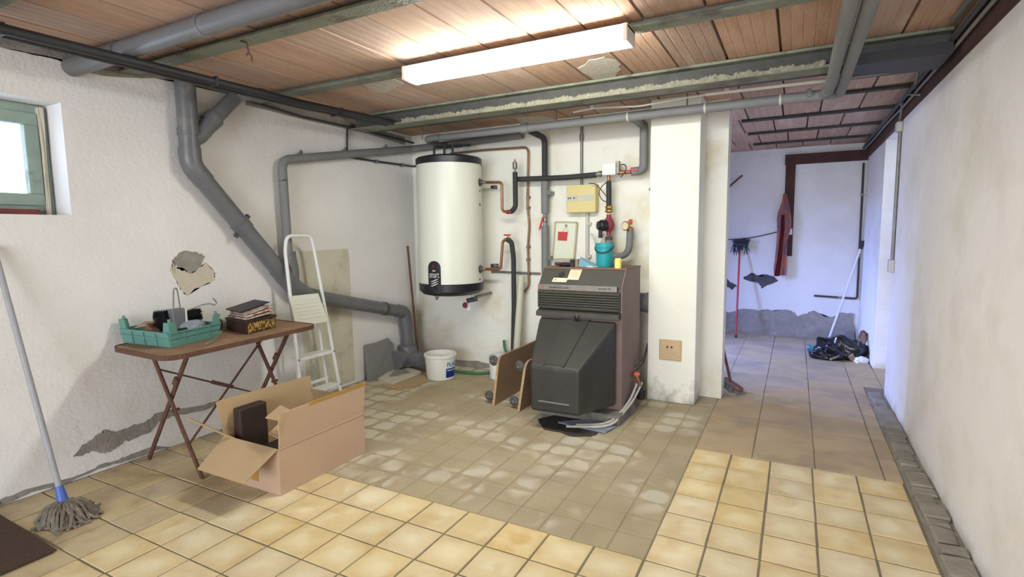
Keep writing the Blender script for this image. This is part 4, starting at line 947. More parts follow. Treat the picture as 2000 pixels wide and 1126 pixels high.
def cone_patch(a0, a1, z0_, z1_, off=.0012):
    bm = NB(); n_ = 10; rows = []
    for z in (z0_, z1_):
        r = .118+.016*(z-.006)/.194+off
        rows.append([bm.verts.new((p.x+math.sin(a0+(a1-a0)*k/n_)*r, p.y-math.cos(a0+(a1-a0)*k/n_)*r, z)) for k in range(n_+1)])
    for k in range(n_): bm.faces.new((rows[0][k], rows[0][k+1], rows[1][k+1], rows[1][k]))
    bmesh.ops.solidify(bm, geom=bm.faces[:], thickness=-.0006); return bm
obj('blue_label', cone_patch(la0-.04, la1+.35, .025, .105), print_b, t)
am = la0+.34
bmt = wrap(text_bm('PLAC', .05), p, .1325, la0+.45, .138); obj('lettering', bmt, print_c, t)
bmt = wrap(text_bm('ENDUIT DE', .016), p, .1285, la0+.35, .088); obj('lettering', bmt, print_w, t)
obj('handle', T([p+Vector((.139*math.sin(a_), -.139*math.cos(a_), .175-.055*math.sin((a_+1.1-PI)/1*.0+PI*(k/14)))) for k, a_ in enumerate([-2.0+1.25*k/14*.9 for k in range(15)])], .003, 0, 6), zinc, t)
p = Vector((-2.225, 3.96, 0))
t = thing('bucket', p, 'small white bucket half hidden behind the plywood dolly', 'bucket')
obj('tub', LT([(0, 0), (.085, 0), (.092, .19), (.088, .19), (.082, .01), (0, .01)], p, seg=28), white, t, smooth=True)
obj('rim', LT([(.090, .175), (.097, .175), (.097, .192), (.088, .192)], p, seg=28), white, t, smooth=True)
t = thing('garden_hose', (-2.45, 4.0, 0), 'green garden hose lying along the back wall behind the white bucket', 'hose')
obj('run', T([(-2.66, 3.90, .02), (-2.5, 3.93, .014), (-2.38, 3.97, .014), (-2.3, 4.08, .02), (-2.18, 4.10, .03), (-2.10, 4.09, .15), at(987, 690, Y=4.08), at(984, 664, Y=4.08)], .012, .06, 10), hosem, t, smooth=True)
# grey board against left wall
t = thing('grey_panel', (XL+.05, 3.65, 0), 'grey board with a folded edge leaning against the left wall by the drain', 'panel')
g0 = [Vector((XL+.075, 3.40, 0)), Vector((XL+.075, 3.83, .0)), at(771, 668, X=XL+.025), at(756, 660, X=XL+.025), at(728, 670, X=XL+.025)]
P0 = at(717, 742, X=XL+.07); P0.z = 0; P1 = at(770, 716, X=XL+.07); P1.z = .0
top = [at(764, 664, X=XL+.02), at(757, 659.5, X=XL+.02), at(732, 669, X=XL+.02)]
obj('sheet', plate(NB(), [P0+Vector((0, .07, 0)), P1, at(768, 672, X=XL+.022), top[1], top[2]], (.010, 0, .0)), greyb, t, bevel=.002)
obj('folded_edge', plate(NB(), [P0, P0+Vector((0, .075, 0)), top[2]+Vector((0, .005, 0)), at(711, 673, X=XL+.02)], (.016, 0, 0)), greyb, t, bevel=.002)
# broken slab
t = thing('access_cover', (-3.0, 3.55, 0), 'dusty broken flat cover lying on the floor in the corner', 'cover')
sp = [at(738, 744, Z=0), at(768, 752, Z=0), at(822, 730, Z=0), at(785, 712, Z=0)]
def flat(P, z, th, mt, nm, par, jit=.004):
    bm = plate(NB(), [Vector((q.x, q.y, z)) for q in P], (0, 0, th)); bmesh.ops.triangulate(bm, faces=bm.faces[:]); return obj(nm, rough(bm, jit, 1), mt, par)
flat(sp, .0, .022, mortar_l, 'lid', t)
flat([sp[0].lerp(sp[2], .25), sp[1].lerp(sp[3], .3), sp[2].lerp(sp[0], .25), sp[3].lerp(sp[1], .25)], .022, .008, mortar, 'recess', t)
t = thing('sacking', (-2.8, 3.4, 0), 'flattened brown cardboard scrap lying in front of the broken cover', 'cardboard')
sp2 = [at(745, 752, Z=0), at(775, 762, Z=0), at(812, 755, Z=0), at(832, 745, Z=0), at(833, 735, Z=0), at(790, 742, Z=0)]
flat(sp2, .0, .006, card_in, 'sheet', t, .003)
t.name = 'cardboard_scrap'
t = thing('loose_stick', (-3.0, 3.6, 0), 'long brown wooden stick leaning upright in the corner beside the drain', 'stick')
s0 = at(818, 712, Z=0.0); s1 = at(796, 480, X=-3.1)
obj('pole', T([s0+Vector((0, 0, .0)), s0.lerp(s1, .5)+Vector((.0, 0, 0)), s1], .011, 0, 10), wood, t, smooth=True)
obj('rubber_tip', T([s0, s0.lerp(s1, .04)], .015, 0, 10), blackpl, t, smooth=True)
t.name = 'stick'

# small conduits along top of left wall
t = thing('wall_tube', (XL+.02, 3.2, 2.1), 'thin dark tube clipped along the top of the left wall', 'conduit')
tb = [at(480, 195, X=XL+.02), at(590, 228, X=XL+.02), at(700, 252, X=XL+.02), at(815, 281, X=XL+.02)]
obj('tube', T(tb, .009, 0, 8), cable_d, t, smooth=True)
obj('drop', T([at(690, 244, X=XL+.02), at(678, 250, X=XL+.02), at(678, 300, X=XL+.02)], .008, .02, 8), cable_d, t, smooth=True)
obj('lower_tube', T([at(678, 306, X=XL+.02), at(735, 315, X=XL+.02), Vector((XL+.02, 4.13, at(790, 322, X=XL+.02).z)), Vector((-2.9, 4.13, at(790, 322, X=XL+.02).z))], .009, .03, 8), cable_d, t, smooth=True)
for px, py in ((735, 315), (785, 322)):
    q = at(px, py, X=XL+.02); obj('clip', B(XL, XL+.035, q.y-.01, q.y+.01, q.z-.015, q.z+.015), zinc, t)
t = thing('loose_cable', (-1.2, 3.5, 2.1), 'white cable drooping along the back of the girder to a white conduit', 'cable')
lc = [at(x, y, Y=3.52) for x, y in [(1120, 219), (1160, 211), (1250, 207), (1330, 192), (1360, 188), (1380, 184)]]
obj('cable', T(lc, .006, .03, 8), conduit, t, smooth=True)
obj('rigid_conduit', T([at(1378, 184, Y=3.52), at(1612, 157, Y=3.52)], .011, 0, 10), conduit, t, smooth=True)
for px, py in ((1420, 176), (1158, 210)):
    q = at(px, py, Y=3.52); obj('clip', B(q.x-.012, q.x+.012, 3.50, 3.53, q.z-.005, q.z+.022), conduit, t)
# cables along right wall plate
for i, (dx, z, r, mt, lab) in enumerate(((-.02, 2.125, .010, cable, 'pale grey cable uppermost of the bundle along the right wall plate'), (-.035, 2.10, .012, cable_d, 'dark thick cable in the middle of the bundle along the right wall plate'), (-.018, 2.075, .008, cable, 'thin grey cable lowest of the bundle along the right wall plate'))):
    P = [Vector((XR-.004+dx+R_.uniform(-.004, .004), y_, z+R_.uniform(-.008, .008))) for y_ in (-1, 1, 2, 2.8, 3.4, 4, 4.6, 5.3, 6.2, 6.85)]
    tag(obj('cable', T(P, r, .2, 8), mt, smooth=True), lab, 'cable', 'cables along the right wall plate')
t = tag(obj('steel_angle', bar(NB(), (XR-.06, -1, 2.15), (XR-.06, 3.1, 2.15), .02, .02), zinc), 'straight grey metal channel high along the right wall ending at the girder', 'channel')
t.name = 'metal_channel'
t = thing('hanging_cable_loop', (.5, 3.9, 2.0), 'grey cable arching from the black strip into the right wall bundle', 'cable')
obj('cable', T([at(1660, 152, Y=3.40), at(1740, 141, Y=3.42), at(1790, 134, Y=3.5), (.56, 3.75, 2.10), (XR-.03, 4.1, 2.09)], .007, .06, 8), cable, t, smooth=True)
obj('coil', T([at(1795, 185, X=XR-.03), at(1768, 184, X=XR-.04), at(1757, 196, X=XR-.04), at(1762, 208, X=XR-.03)], .006, .05, 8), cable, t, smooth=True)
t = thing('switch_conduit', (XR-.02, 4.74, 1.0), 'grey conduit running down the right wall end to a small square box', 'conduit')
obj('tube', T([(XR-.012, 4.70, 1.93), (XR-.012, 4.70, 1.02)], .012, 0, 10), zinc, t, smooth=True)
obj('switch_box', B(XR-.035, XR, 4.66, 4.74, .93, 1.02), conduit, t, bevel=.006)
obj('joint_box', B(XR-.04, XR, 4.66, 4.74, 1.92, 1.99), conduit, t, bevel=.01)
obj('lead', T([(XR-.02, 4.70, 1.98), (XR-.02, 4.66, 2.03), (XR-.03, 4.55, 2.09)], .007, .03, 8), cable, t, smooth=True)

# ------------------------------------------------------------ table
ZTB = .68
t = thing('folding_table', (-2.9, 1.9, 0), 'rusty folding table with rounded brown top along the left wall', 'table')
cor = [at(217, 678, Z=ZTB), at(338, 703, Z=ZTB), at(612, 637, Z=ZTB)]
cor[0] = Vector((-3.16, 1.45, ZTB)); cor[1] = Vector((-2.60, 1.425, ZTB)); cor[2] = Vector((-2.665, 2.40, ZTB)); c3 = Vector((-3.2, 2.42, ZTB))
tp = fillet([cor[0].lerp(c3, .5), cor[0], cor[1], cor[2], c3, cor[0].lerp(c3, .5)], .10, 8)[:-1]
obj('table_top', plate(NB(), tp, (0, 0, -.016)), tabletop, t)
bm = NB()
ring = tp+[tp[0]]
for a, b in zip(ring, ring[1:]):
    if (b-a).length < 1e-4: continue
    bar(bm, a+Vector((0, 0, -.009)), b+Vector((0, 0, -.009)), .008, .024)
obj('rim', bm, rust, t)
def flatbar(a, b, w=.024, th=.008): return bar(NB(), a, b, w, th, (0, 1, 0))
for yl in (1.60, 2.215):
    s = .008
    obj('leg', bar(NB(), (-3.055, yl-s, .655), (-2.668, yl-s, .0), .024, .010, (0, 1, 0)), rust, t)
    obj('leg', bar(NB(), (-2.735, yl+s, .655), (-3.185, yl+s, .0), .024, .010, (0, 1, 0)), rust, t)
    obj('rivet', T([(-2.875, yl-.02, .335), (-2.875, yl+.02, .335)], .008, 0, 8), rust, t)
    obj('joint_knuckle', bar(NB(), (-2.835, yl+s-.01, .51), (-2.862, yl+s-.01, .47), .034, .012, (0, 1, 0)), rust, t)
obj('brace', bar(NB(), (-2.98, 1.6, .54), (-2.93, 2.23, .22), .012, .010), rust, t)
obj('brace', bar(NB(), (-2.98, 2.23, .60), (-3.12, 1.80, .03), .012, .010), rust, t)
obj('hinge_plate', bar(NB(), (-2.955, 1.86, .41), (-2.948, 1.98, .35), .016, .022), rust, t)

# crate on the table
ZC = ZTB+.001
A0 = at(333, 679, Z=ZC); A1 = at(237, 668, Z=ZC); A2 = at(428, 656, Z=ZC)
A1.x = max(A1.x, -3.2); A0.z = A1.z = A2.z = ZC
A3 = A1+(A2-A0)
cen = (A1+A2)/2
t = thing('crate', (cen.x, cen.y, ZC), 'sea green plastic produce crate with raised corner posts on the rusty table', 'crate')
def wallp(a, b, z0_, z1_, nm, h=.006, out=.008):
    d = (b-a).normalized(); n_ = Vector((d.y, -d.x, 0))
    if n_.dot((a+b)/2-cen) < 0: n_ = -n_
    p_ = [a+Vector((0, 0, z0_)), b+Vector((0, 0, z0_)), b-n_*h+Vector((0, 0, z0_)), a-n_*h+Vector((0, 0, z0_))]
    q_ = [x+Vector((0, 0, z1_-z0_))+n_*out for x in p_]
    return hexa(NB(), p_+q_)
hc = .075
for a, b in ((A0, A1), (A0, A2), (A2, A3), (A1, A3)):
    w_ = obj('side_wall', wallp(a, b, 0, hc, 'side'), crate_m, t)
    d = (b-a).normalized(); n_ = Vector((d.y, -d.x, 0))
    if n_.dot((a+b)/2-cen) < 0: n_ = -n_
    bm = NB()
    for f in (.25, .5, .75):
        q = a.lerp(b, f); bar(bm, q+n_*.003, q+n_*.011+Vector((0, 0, hc)), .006, .006, n_)
    bar(bm, a+n_*.009+Vector((0, 0, hc*.62)), b+n_*.009+Vector((0, 0, hc*.62)), .006, .005)
    bar(bm, a+n_*.010+Vector((0, 0, hc)), b+n_*.010+Vector((0, 0, hc)), .012, .006)
    obj('ribs', bm, crate_m, w_)
for P_ in (A0, A1, A2, A3):
    o_ = (P_-cen).normalized(); P_i = P_-o_*.015
    bm = NB()
    d1 = (A1-A0).normalized(); d2 = (A2-A0).normalized()
    s1 = 1 if (P_-cen).dot(d1) < 0 else -1; s2 = 1 if (P_-cen).dot(d2) < 0 else -1
    for d, s in ((d1, s1), (d2, s2)):
        n2 = d2*s2 if d is d1 else d1*s1
        e1 = P_+d*s*.06; lo_ = [P_, e1, e1+n2*.008, P_+n2*.008]
        hexa(bm, lo_+[P_+o_*.012+Vector((0, 0, .128)), e1+o_*.010-d*s*.018+Vector((0, 0, .128)), e1+o_*.010-d*s*.018+n2*.008+Vector((0, 0, .128)), P_+o_*.012+n2*.008+Vector((0, 0, .128))])
    tube(bm, [P_+o_*.008+(d1*s1+d2*s2)*.015+Vector((0, 0, .125)), P_+o_*.008+(d1*s1+d2*s2)*.015+Vector((0, 0, .145))], .008, 8)
    obj('corner_post', bm, crate_m, t)
obj('base', plate(NB(), [A0, A1, A3, A2], (0, 0, .005)), crate_m, t)
# crate contents
ZI = ZC+.006
def inC(u, v, z=0): return A0.lerp(A1, u)+(A2-A0)*v+Vector((0, 0, z+.006))
def spiky(c, r, L_, ax, n=420, mt=bristle):
    bm = NB(); ax = Vector(ax).normalized(); u = ax.cross(Vector((0, 0, 1))).normalized(); w = ax.cross(u)
    lathe(bm, [(0, -L_/2), (r*.75, -L_/2+.01), (r*.85, 0), (r*.75, L_/2-.01), (0, L_/2)], c, ax, 14)
    for k in range(n):
        a_ = R_.uniform(0, 2*PI); h_ = R_.uniform(-L_/2, L_/2); d = u*math.cos(a_)+w*math.sin(a_)
        s = Vector(c)+ax*h_+d*r*.5; e_ = Vector(c)+ax*(h_*1.05)+d*r*R_.uniform(.9, 1.12)
        q = ax*.0016; q2 = d.cross(ax)*.0016
        vs = [bm.verts.new(s+q), bm.verts.new(s-q+q2), bm.verts.new(s-q-q2), bm.verts.new(e_)]
        for f in ((0, 1, 3), (1, 2, 3), (2, 0, 3)): bm.faces.new([vs[i] for i in f])
    return bm
t = thing('flue_brush', inC(.55, .32), 'round black flue brush bulging from the left half of the crate', 'brush')
c1 = inC(.52, .36, .105); obj('bristles', spiky(c1, .060, .075, (.3, .9, 0), 1500), bristle, t)
obj('wire_shaft', T([c1, c1+Vector((-.01, .16, -.03))], .004, 0, 8), zinc, t)
t = thing('flue_brush', inC(.55, .8), 'long black flue brush with a hooked wire end in the right half of the crate', 'brush')
c2 = inC(.5, .80, .108); obj('bristles', spiky(c2, .040, .16, (.2, .95, .05), 1800), bristle, t)
obj('wire_shaft', T([inC(.5, .55, .075), c2+Vector((.02, -.06, .02)), at(398, 594, X=c2.x+.03), at(411, 592, X=c2.x+.03), at(418, 596, X=c2.x+.03), at(424, 591, X=c2.x+.03), at(416, 582, X=c2.x+.03)], .0032, .01, 8), zinc, t)
t = thing('grater_box', inC(.35, .45), 'grey sheet metal box with a tall wire loop handle standing in the crate', 'box')
gx = inC(.30, .50, 0); zt_ = at(345, 603, X=gx.x).z; bm = NB()
d1 = (A2-A0).normalized(); d2 = (A1-A0).normalized()
P4 = [gx-d1*.04-d2*.0, gx+d1*.035-d2*.0, gx+d1*.035+d2*.045, gx-d1*.04+d2*.045]
obj('body', hexa(NB(), P4+[Vector((q.x, q.y, zt_)) for q in P4]), greymet, t, bevel=.003)
obj('end_plate', hexa(NB(), [q+d1*.076 for q in [P4[0]+d1*.0, P4[0]+d1*.012, P4[3]+d1*.012, P4[3]]]+[Vector((q.x, q.y, zt_-.004))+d1*.076 for q in [P4[0], P4[0]+d1*.012, P4[3]+d1*.012, P4[3]]]), white, t)
hq = gx+d2*.02; hq.z = zt_; zt2 = at(345, 566, X=gx.x).z
obj('handle', T([hq-d1*.022, Vector((hq.x, hq.y, zt2))-d1*.012, Vector((hq.x, hq.y, zt2+.012)), Vector((hq.x, hq.y, zt2))+d1*.012, hq+d1*.022], .0035, .02, 8), zinc, t, smooth=True)
t.name = 'metal_box'
bm = rough(B(0, 1, 0, 1, 0, 1), 0)
q = inC(.62, .13, 0)
def loaf(c, lx, ly, lz, mt, nm, lab, cat, ang=0, j=.006, par=None):
    bm = NB(); bmesh.ops.create_icosphere(bm, subdivisions=3, radius=1)
    for v in bm.verts:
        k = 1+R_.uniform(-1, 1)*j/max(lx, ly)*2
        x, y_, z = v.co.x*lx*k, v.co.y*ly*k, max(v.co.z, -.55)*lz*k+lz*.55
        v.co = Vector((c[0]+x*math.cos(ang)-y_*math.sin(ang), c[1]+x*math.sin(ang)+y_*math.cos(ang), c[2]+z))
    o_ = obj(nm, bm, mt, par, smooth=True)
    if lab: tag(o_, lab, cat)
    return o_
loaf(inC(.55, .16), .034, .048, .062, wood, 'rag', 'crumpled brown rag in the left end of the crate', 'rag', .4)
obj_ = tag(obj('card_piece', plate(NB(), [inC(.85, .10, .07), inC(.85, .3, .095), inC(.6, .34, .10), inC(.6, .12, .09)], (0, 0, .003)), card_in), 'folded pale cardboard piece leaning in the left end of the crate', 'cardboard')
t = thing('trowel', inC(.18, .22), 'tool with an orange and black handle lying in the front of the crate', 'tool')
obj('handle', T([inC(.14, .14, .065), inC(.14, .24, .065)], .014, 0, 12), orange, t, smooth=True)
obj('grip', T([inC(.14, .24, .065), inC(.15, .46, .06)], .012, 0, 12), blackpl, t, smooth=True)
t.name = 'hand_tool'
loaf(inC(.28, .72), .05, .09, .062, bluepl, 'plastic_bag', 'pale blue plastic bag bunched in the front right of the crate', 'bag', .0)
t = tag(obj('wooden_bar', bar(NB(), inC(.62, .42, .095), inC(.55, .97, .080), .03, .018), wood_l), 'grey wooden bar lying across the back of the crate', 'bar')
# flattened straw / clip at right of crate
t = thing('plastic_strip', A2, 'bent grey green plastic strap beside the right end of the crate', 'strap')
obj('strap', T([at(401, 672, Z=ZC+.006), at(412, 668, Z=ZC+.006), at(425, 655, Z=ZC+.012), at(432, 646, Z=ZC+.03)], .004, .03, 8), crate_m, t)
# tin and magazines
t1_ = at(483, 653, Z=ZC); t2_ = at(540, 638, Z=ZC); t0_ = at(443, 644, Z=ZC); t0_.x = max(t0_.x, -3.05)
t = thing('tin_box', ((t0_+t2_)/2), 'dark brown tin box with gilt ornament beside the crate', 'box')
t3_ = t0_+(t2_-t1_); ht = .066
bmx = hexa(NB(), [t1_, t2_, t3_, t0_]+[q+Vector((0, 0, ht)) for q in (t1_, t2_, t3_, t0_)])
obj('body', bmx, tinbrown, t, bevel=.003)
dd = (t2_-t1_).normalized(); nn_ = Vector((dd.y, -dd.x, 0))
obj('gilt_panel', plate(NB(), [t1_+nn_*.001+dd*.008+Vector((0, 0, .010)), t2_+nn_*.001-dd*.006+Vector((0, 0, .010)), t2_+nn_*.001-dd*.006+Vector((0, 0, .058)), t1_+nn_*.001+dd*.008+Vector((0, 0, .058))], nn_*.0015), gold, t)
cc = (t1_+t3_)/2
def grow(q, s): return cc+(q-cc)*s
obj('lid', hexa(NB(), [grow(q, 1.05)+Vector((0, 0, ht)) for q in (t1_, t2_, t3_, t0_)]+[grow(q, 1.04)+Vector((0, 0, ht+.012)) for q in (t1_, t2_, t3_, t0_)]), tinbrown, t, bevel=.002)
bm = NB()
for k in range(14):
    q = t1_.lerp(t2_, (k+.5)/14)+nn_*.003; lathe(bm, [(0, 0), (.005, 0), (0, .003)], q+Vector((0, 0, ht-.006)), nn_, 6); lathe(bm, [(0, 0), (.005, 0), (0, .003)], q+Vector((0, 0, .006)), nn_, 6)
obj('beading', bm, gold, t)
for k, (mt, sc, dz, lab) in enumerate(((newsp, .95, .0, 'folded newspaper lying on the tin box lid, lowest of the papers'), (news_r, .86, .012, 'orange printed magazine on the tin box, between newspaper and dark booklet'), (newsp, .84, .024, 'pale curled newspaper under the dark booklet on the tin box'))):
    P_ = [grow(q, sc)+Vector((0, 0, ht+.014+dz+R_.uniform(0, .004))) for q in (t1_, t2_, t3_, t0_)]
    P_[1].z += .012+.008*k; P_[2].z += .010
    tag(obj('magazine', plate(NB(), P_, (0, 0, .008)), mt), lab, 'magazine', 'papers on the tin box')
P_ = [grow(q, 1.0)+Vector((0, 0, ht+.052)) for q in (t1_, t2_, t3_, t0_)]
P_ = [P_[0].lerp(P_[3], .3), P_[1].lerp(P_[2], .25)+Vector((0, 0, .03)), P_[2]+Vector((0, 0, .032)), P_[3]+Vector((0, 0, .006))]
tag(obj('booklet', plate(NB(), P_, (0, 0, .006)), blackp, bevel=.002), 'dark booklet lying tilted on top of the papers on the tin box', 'booklet')
q = at(437, 642, Z=ZC)
t = thing('paper_cup', q, 'crushed white cup with a dark rim lying between crate and tin box', 'cup')
obj('cup', LT([(0, 0), (.022, 0), (.030, .05), (.026, .05), (.018, .005), (0, .005)], q+Vector((.01, .03, .028)), (-.2, -.95, .1), 18), white, t, smooth=True)
obj('rim', LT([(.026, 0), (.032, .0), (.032, .006), (.026, .006)], q+Vector((.0, -.018, .033)), (-.2, -.95, .1), 18), steel_d, t)

# ------------------------------------------------------------ ladder
t = thing('step_ladder', (-3.05, 2.8, 0), 'white folded step ladder leaning against the left wall behind the table', 'ladder')
Xt, Xf = -3.085, -2.99
tR = at(612, 475, X=Xt); tL = at(556, 478, X=Xt); topz = at(585, 460, X=Xt).z
fR = at(668, 768, X=Xf); fR.z = 0.0; fL = fR+Vector((0, -.36, 0))
obj('front_rail', T([fL, tL+Vector((0, 0, -.03)), Vector((Xt, tL.y+.02, topz)), Vector((Xt, tR.y-.02, topz)), tR+Vector((0, 0, -.03)), fR], .0125, .07, 12), alu, t, smooth=True)
def lad(fr, side): # point on rail at height fraction
    a, b = (fL, tL) if side < 0 else (fR, tR)
    return a.lerp(b, fr)
zt3 = tR.z
for py, dep in ((757, .075), (690, .085)):
    z = at(655, py-7, X=Xf).z; f = z/zt3
    a, b = lad(f, -1), lad(f, 1); a.z = b.z = z
    obj('tread', hexa(NB(), [a+Vector((.012, .01, -.024)), b+Vector((.012, -.01, -.024)), b+Vector((-dep, -.01, -.024)), a+Vector((-dep, .01, -.024)), a+Vector((.012, .01, 0)), b+Vector((.012, -.01, 0)), b+Vector((-dep, -.01, 0)), a+Vector((-dep, .01, 0))]), alu, t, bevel=.003)
    for q in (a, b): obj('rivet', T([q+Vector((.008, 0, -.01)), q+Vector((.018, 0, -.01))], .006, 0, 8), zinc, t)
# platform, folded upright
pA, pB, pC, pD = at(565, 578, X=Xt+.045), at(622, 572, X=Xt+.045), at(642, 628, X=Xf-.01), at(578, 637, X=Xf-.01)
pl = obj('platform', plate(NB(), [pA, pB, pC, pD], (-.014, 0, -.002)), enamel, t, bevel=.004)
for k in range(6):
    f = .18+.12*k; a, b = pA.lerp(pD, f), pB.lerp(pC, f); obj('anti_slip_rib', bar(NB(), a.lerp(b, .12)+Vector((.001, 0, 0)), a.lerp(b, .88)+Vector((.001, 0, 0)), .004, .004, (1, 0, 0)), alu, pl)
for a, b in ((lad(.03, -1), lad(.60, -1)), (lad(.03, 1), lad(.60, 1))):
    s = .045 if a.y < fR.y-.1 else -.045
    obj('rear_rail', T([a+Vector((-.085, s, 0)), b+Vector((-.045, s, 0)), b+Vector((.0, s*.3, .03))], .010, .02, 10), alu, t, smooth=True)
for q in (fL, fR): obj('foot', B(q.x-.018, q.x+.018, q.y-.018, q.y+.018, 0, .03), print_s, t, bevel=.004)
a, b = lad(.05, -1)+Vector((-.08, .045, 0)), lad(.05, 1)+Vector((-.08, -.045, 0)); obj('rear_crossbar', bar(NB(), a+Vector((0, 0, .12)), b+Vector((0, 0, .12)), .01, .02), alu, t)

# ------------------------------------------------------------ carton
cx0, cx1, cy0, cy1, hz = -2.55, -2.145, 1.65, 2.225, .230
t = thing('cardboard_box', ((cx0+cx1)/2, (cy0+cy1)/2, 0), 'large open brown cardboard box on the floor in front of the table', 'box')
th = .005
bm = NB(); box(bm, cx1-th, cx1, cy0, cy1, .0, hz); obj('side_panel', bm, card, t)
obj('side_panel', B(cx0, cx0+th, cy0, cy1, 0, hz), card_in, t)
obj('end_panel', B(cx0+th, cx1-th, cy0, cy0+th, 0, hz), card, t)
obj('end_panel', B(cx0+th, cx1-th, cy1-th, cy1, 0, hz), card, t)
obj('bottom_panel', B(cx0+th, cx1-th, cy0+th, cy1-th, 0, .006), card_in, t)
# standing flap front
fpts = [(cx1-.001, cy0+.005, hz), (cx1-.001, cy1-.002, hz), (cx1+.008, cy1+.012, hz+.178), (cx1+.015, 1.83, hz+.180), (cx1+.014, cy0+.06, hz+.178), (cx1+.014, cy0+.02, hz+.172), (cx1+.008, cy0+.006, hz+.10)]
ff = obj('front_flap', plate(NB(), fpts, (-th, 0, 0)), card, t)
obj('tape', plate(NB(), [(cx1+.0165, 1.83, hz+.168), (cx1+.0105, cy1+.010, hz+.166), (cx1+.0105, cy1+.014, hz+.1815), (cx1+.0165, 1.83, hz+.1825)], (-.009, 0, 0)), tape, ff)
obj('torn_tape', plate(NB(), [(cx1+.012, cy0+.004, hz+.07), (cx1+.015, cy0+.022, hz+.13), (cx1+.017, cy0+.035, hz+.174), (cx1+.017, cy0+.01, hz+.174), (cx1+.014, cy0+.0, hz+.12)], (-.009, 0, 0)), ply_e, ff)
obj('crease', T([(cx1+.0015, cy0, hz), (cx1+.0015, cy1, hz)], .0025, 0, 6), card, t)
bf = obj('back_flap', plate(NB(), [(cx0, cy0-.0, hz), (cx0, cy1, hz), (cx0-.008, cy1-.012, hz+.178), (cx0-.02, 1.66, hz+.186), (cx0-.022, cy0-.02, hz+.18)], (th, 0, 0)), card_in, t)
a25 = math.radians(27); L_ = .205
end = Vector((0, -L_*math.cos(a25), -L_*math.sin(a25)))
h0, h1 = Vector((cx1-.004, cy0, hz)), Vector((cx0+.004, cy0, hz))
obj('left_flap', plate(NB(), [h0, h1, h1+end+Vector((.055, .0, 0)), h0+end+Vector((-.004, 0, 0))], (0, -.002, .005)), card_in, t)
strip = obj('torn_flap_edge', bar(NB(), at(366, 816, X=cx0-.02), at(458, 856, X=cx0+.06), .03, .006), card_in, t)
obj('right_flap', plate(NB(), [(cx1-.01, cy1, hz), (cx0+.01, cy1, hz), (cx0+.08, cy1-.09, hz+.13), (cx1-.10, cy1-.09, hz+.13)], (0, .005, 0)), card_in, t)
obj('packing_flap', plate(NB(), [(cx1-.006, cy0+.10, hz+.155), (cx1-.006, cy0+.02, hz+.135), (cx1-.12, cy0+.03, hz+.128), (cx1-.12, cy0+.12, hz+.165)], (0, 0, .004)), card_in, t)
obj('packing_flap', plate(NB(), [(cx1-.008, cy0+.02, hz+.045), (cx1-.008, cy0+.14, hz+.055), (cx1-.12, cy0+.16, hz+.10), (cx1-.13, cy0+.05, hz+.04)], (0, 0, .004)), card_in, t)
obj('corner_tape', B(cx0+.19, cx0+.25, cy0-.0012, cy0, .04, .12), tape, t)
tag(obj('dark_block', B(cx0+.012, cx0+.07, cy0+.045, cy0+.205, .008, .365), darkbox, bevel=.008), 'dark brown block standing inside the cardboard box', 'appliance')  # plain dark block beside the back flap of the box
tag(obj('appliance_part', B(cx0+.14, cx1-.03, cy0+.03, cy0+.22, .008, .17), blackpl, bevel=.01), 'black plastic appliance part lying low inside the cardboard box', 'appliance')

# ------------------------------------------------------------ mop, mat
t = thing('mop', at(130, 1015, Z=0), 'grey string mop with a blue socket leaning on the left wall', 'mop')
m0 = at(124, 992, Z=.06); m0 = Vector((-2.90, 1.10, .07)); m1 = at(0, 530, X=-3.20); d = (m1-m0).normalized()
m0 = at(122, 975, X=-2.93); m0.z = max(m0.z, .04)
d = (m1-m0).normalized()
obj('handle', T([m0+d*.03, m1+d*.12], .0125, 0, 12), handle_m, t, smooth=True)
obj('socket', T([m0-d*.02, m0+d*.065], [.024, .016], 0, 12), blue, t, smooth=True)
bm = NB(); cm = at(133, 1012, Z=.0)
for k in range(190):
    a_ = R_.uniform(0, 2*PI); rr_ = R_.uniform(.05, .135); s = m0+Vector((R_.uniform(-.02, .02), R_.uniform(-.02, .02), -.01))
    e_ = Vector((cm.x+math.cos(a_)*rr_, cm.y+math.sin(a_)*rr_*.85, .006))
    mid = s.lerp(e_, .55)+Vector((R_.uniform(-.02, .02), R_.uniform(-.02, .02), R_.uniform(.0, .035)))
    tube(bm, [s, mid, e_, e_+Vector((R_.uniform(-.03, .03), R_.uniform(-.03, .03), .002))], .0065, 5, .03)
obj('yarn', bm, mopm, t, smooth=True)
mp_ = at(112, 1078, Z=0)
tag(obj('doormat', plate(NB(), [(mp_.x, mp_.y, .0065), (mp_.x-.68, mp_.y+.02, .0065), (mp_.x-.68, mp_.y-.7, .0065), (mp_.x-.01, mp_.y-.7, .0065)], (0, 0, .007)), matm, bevel=.002), 'dark brown doormat in the near left corner of the floor', 'mat')

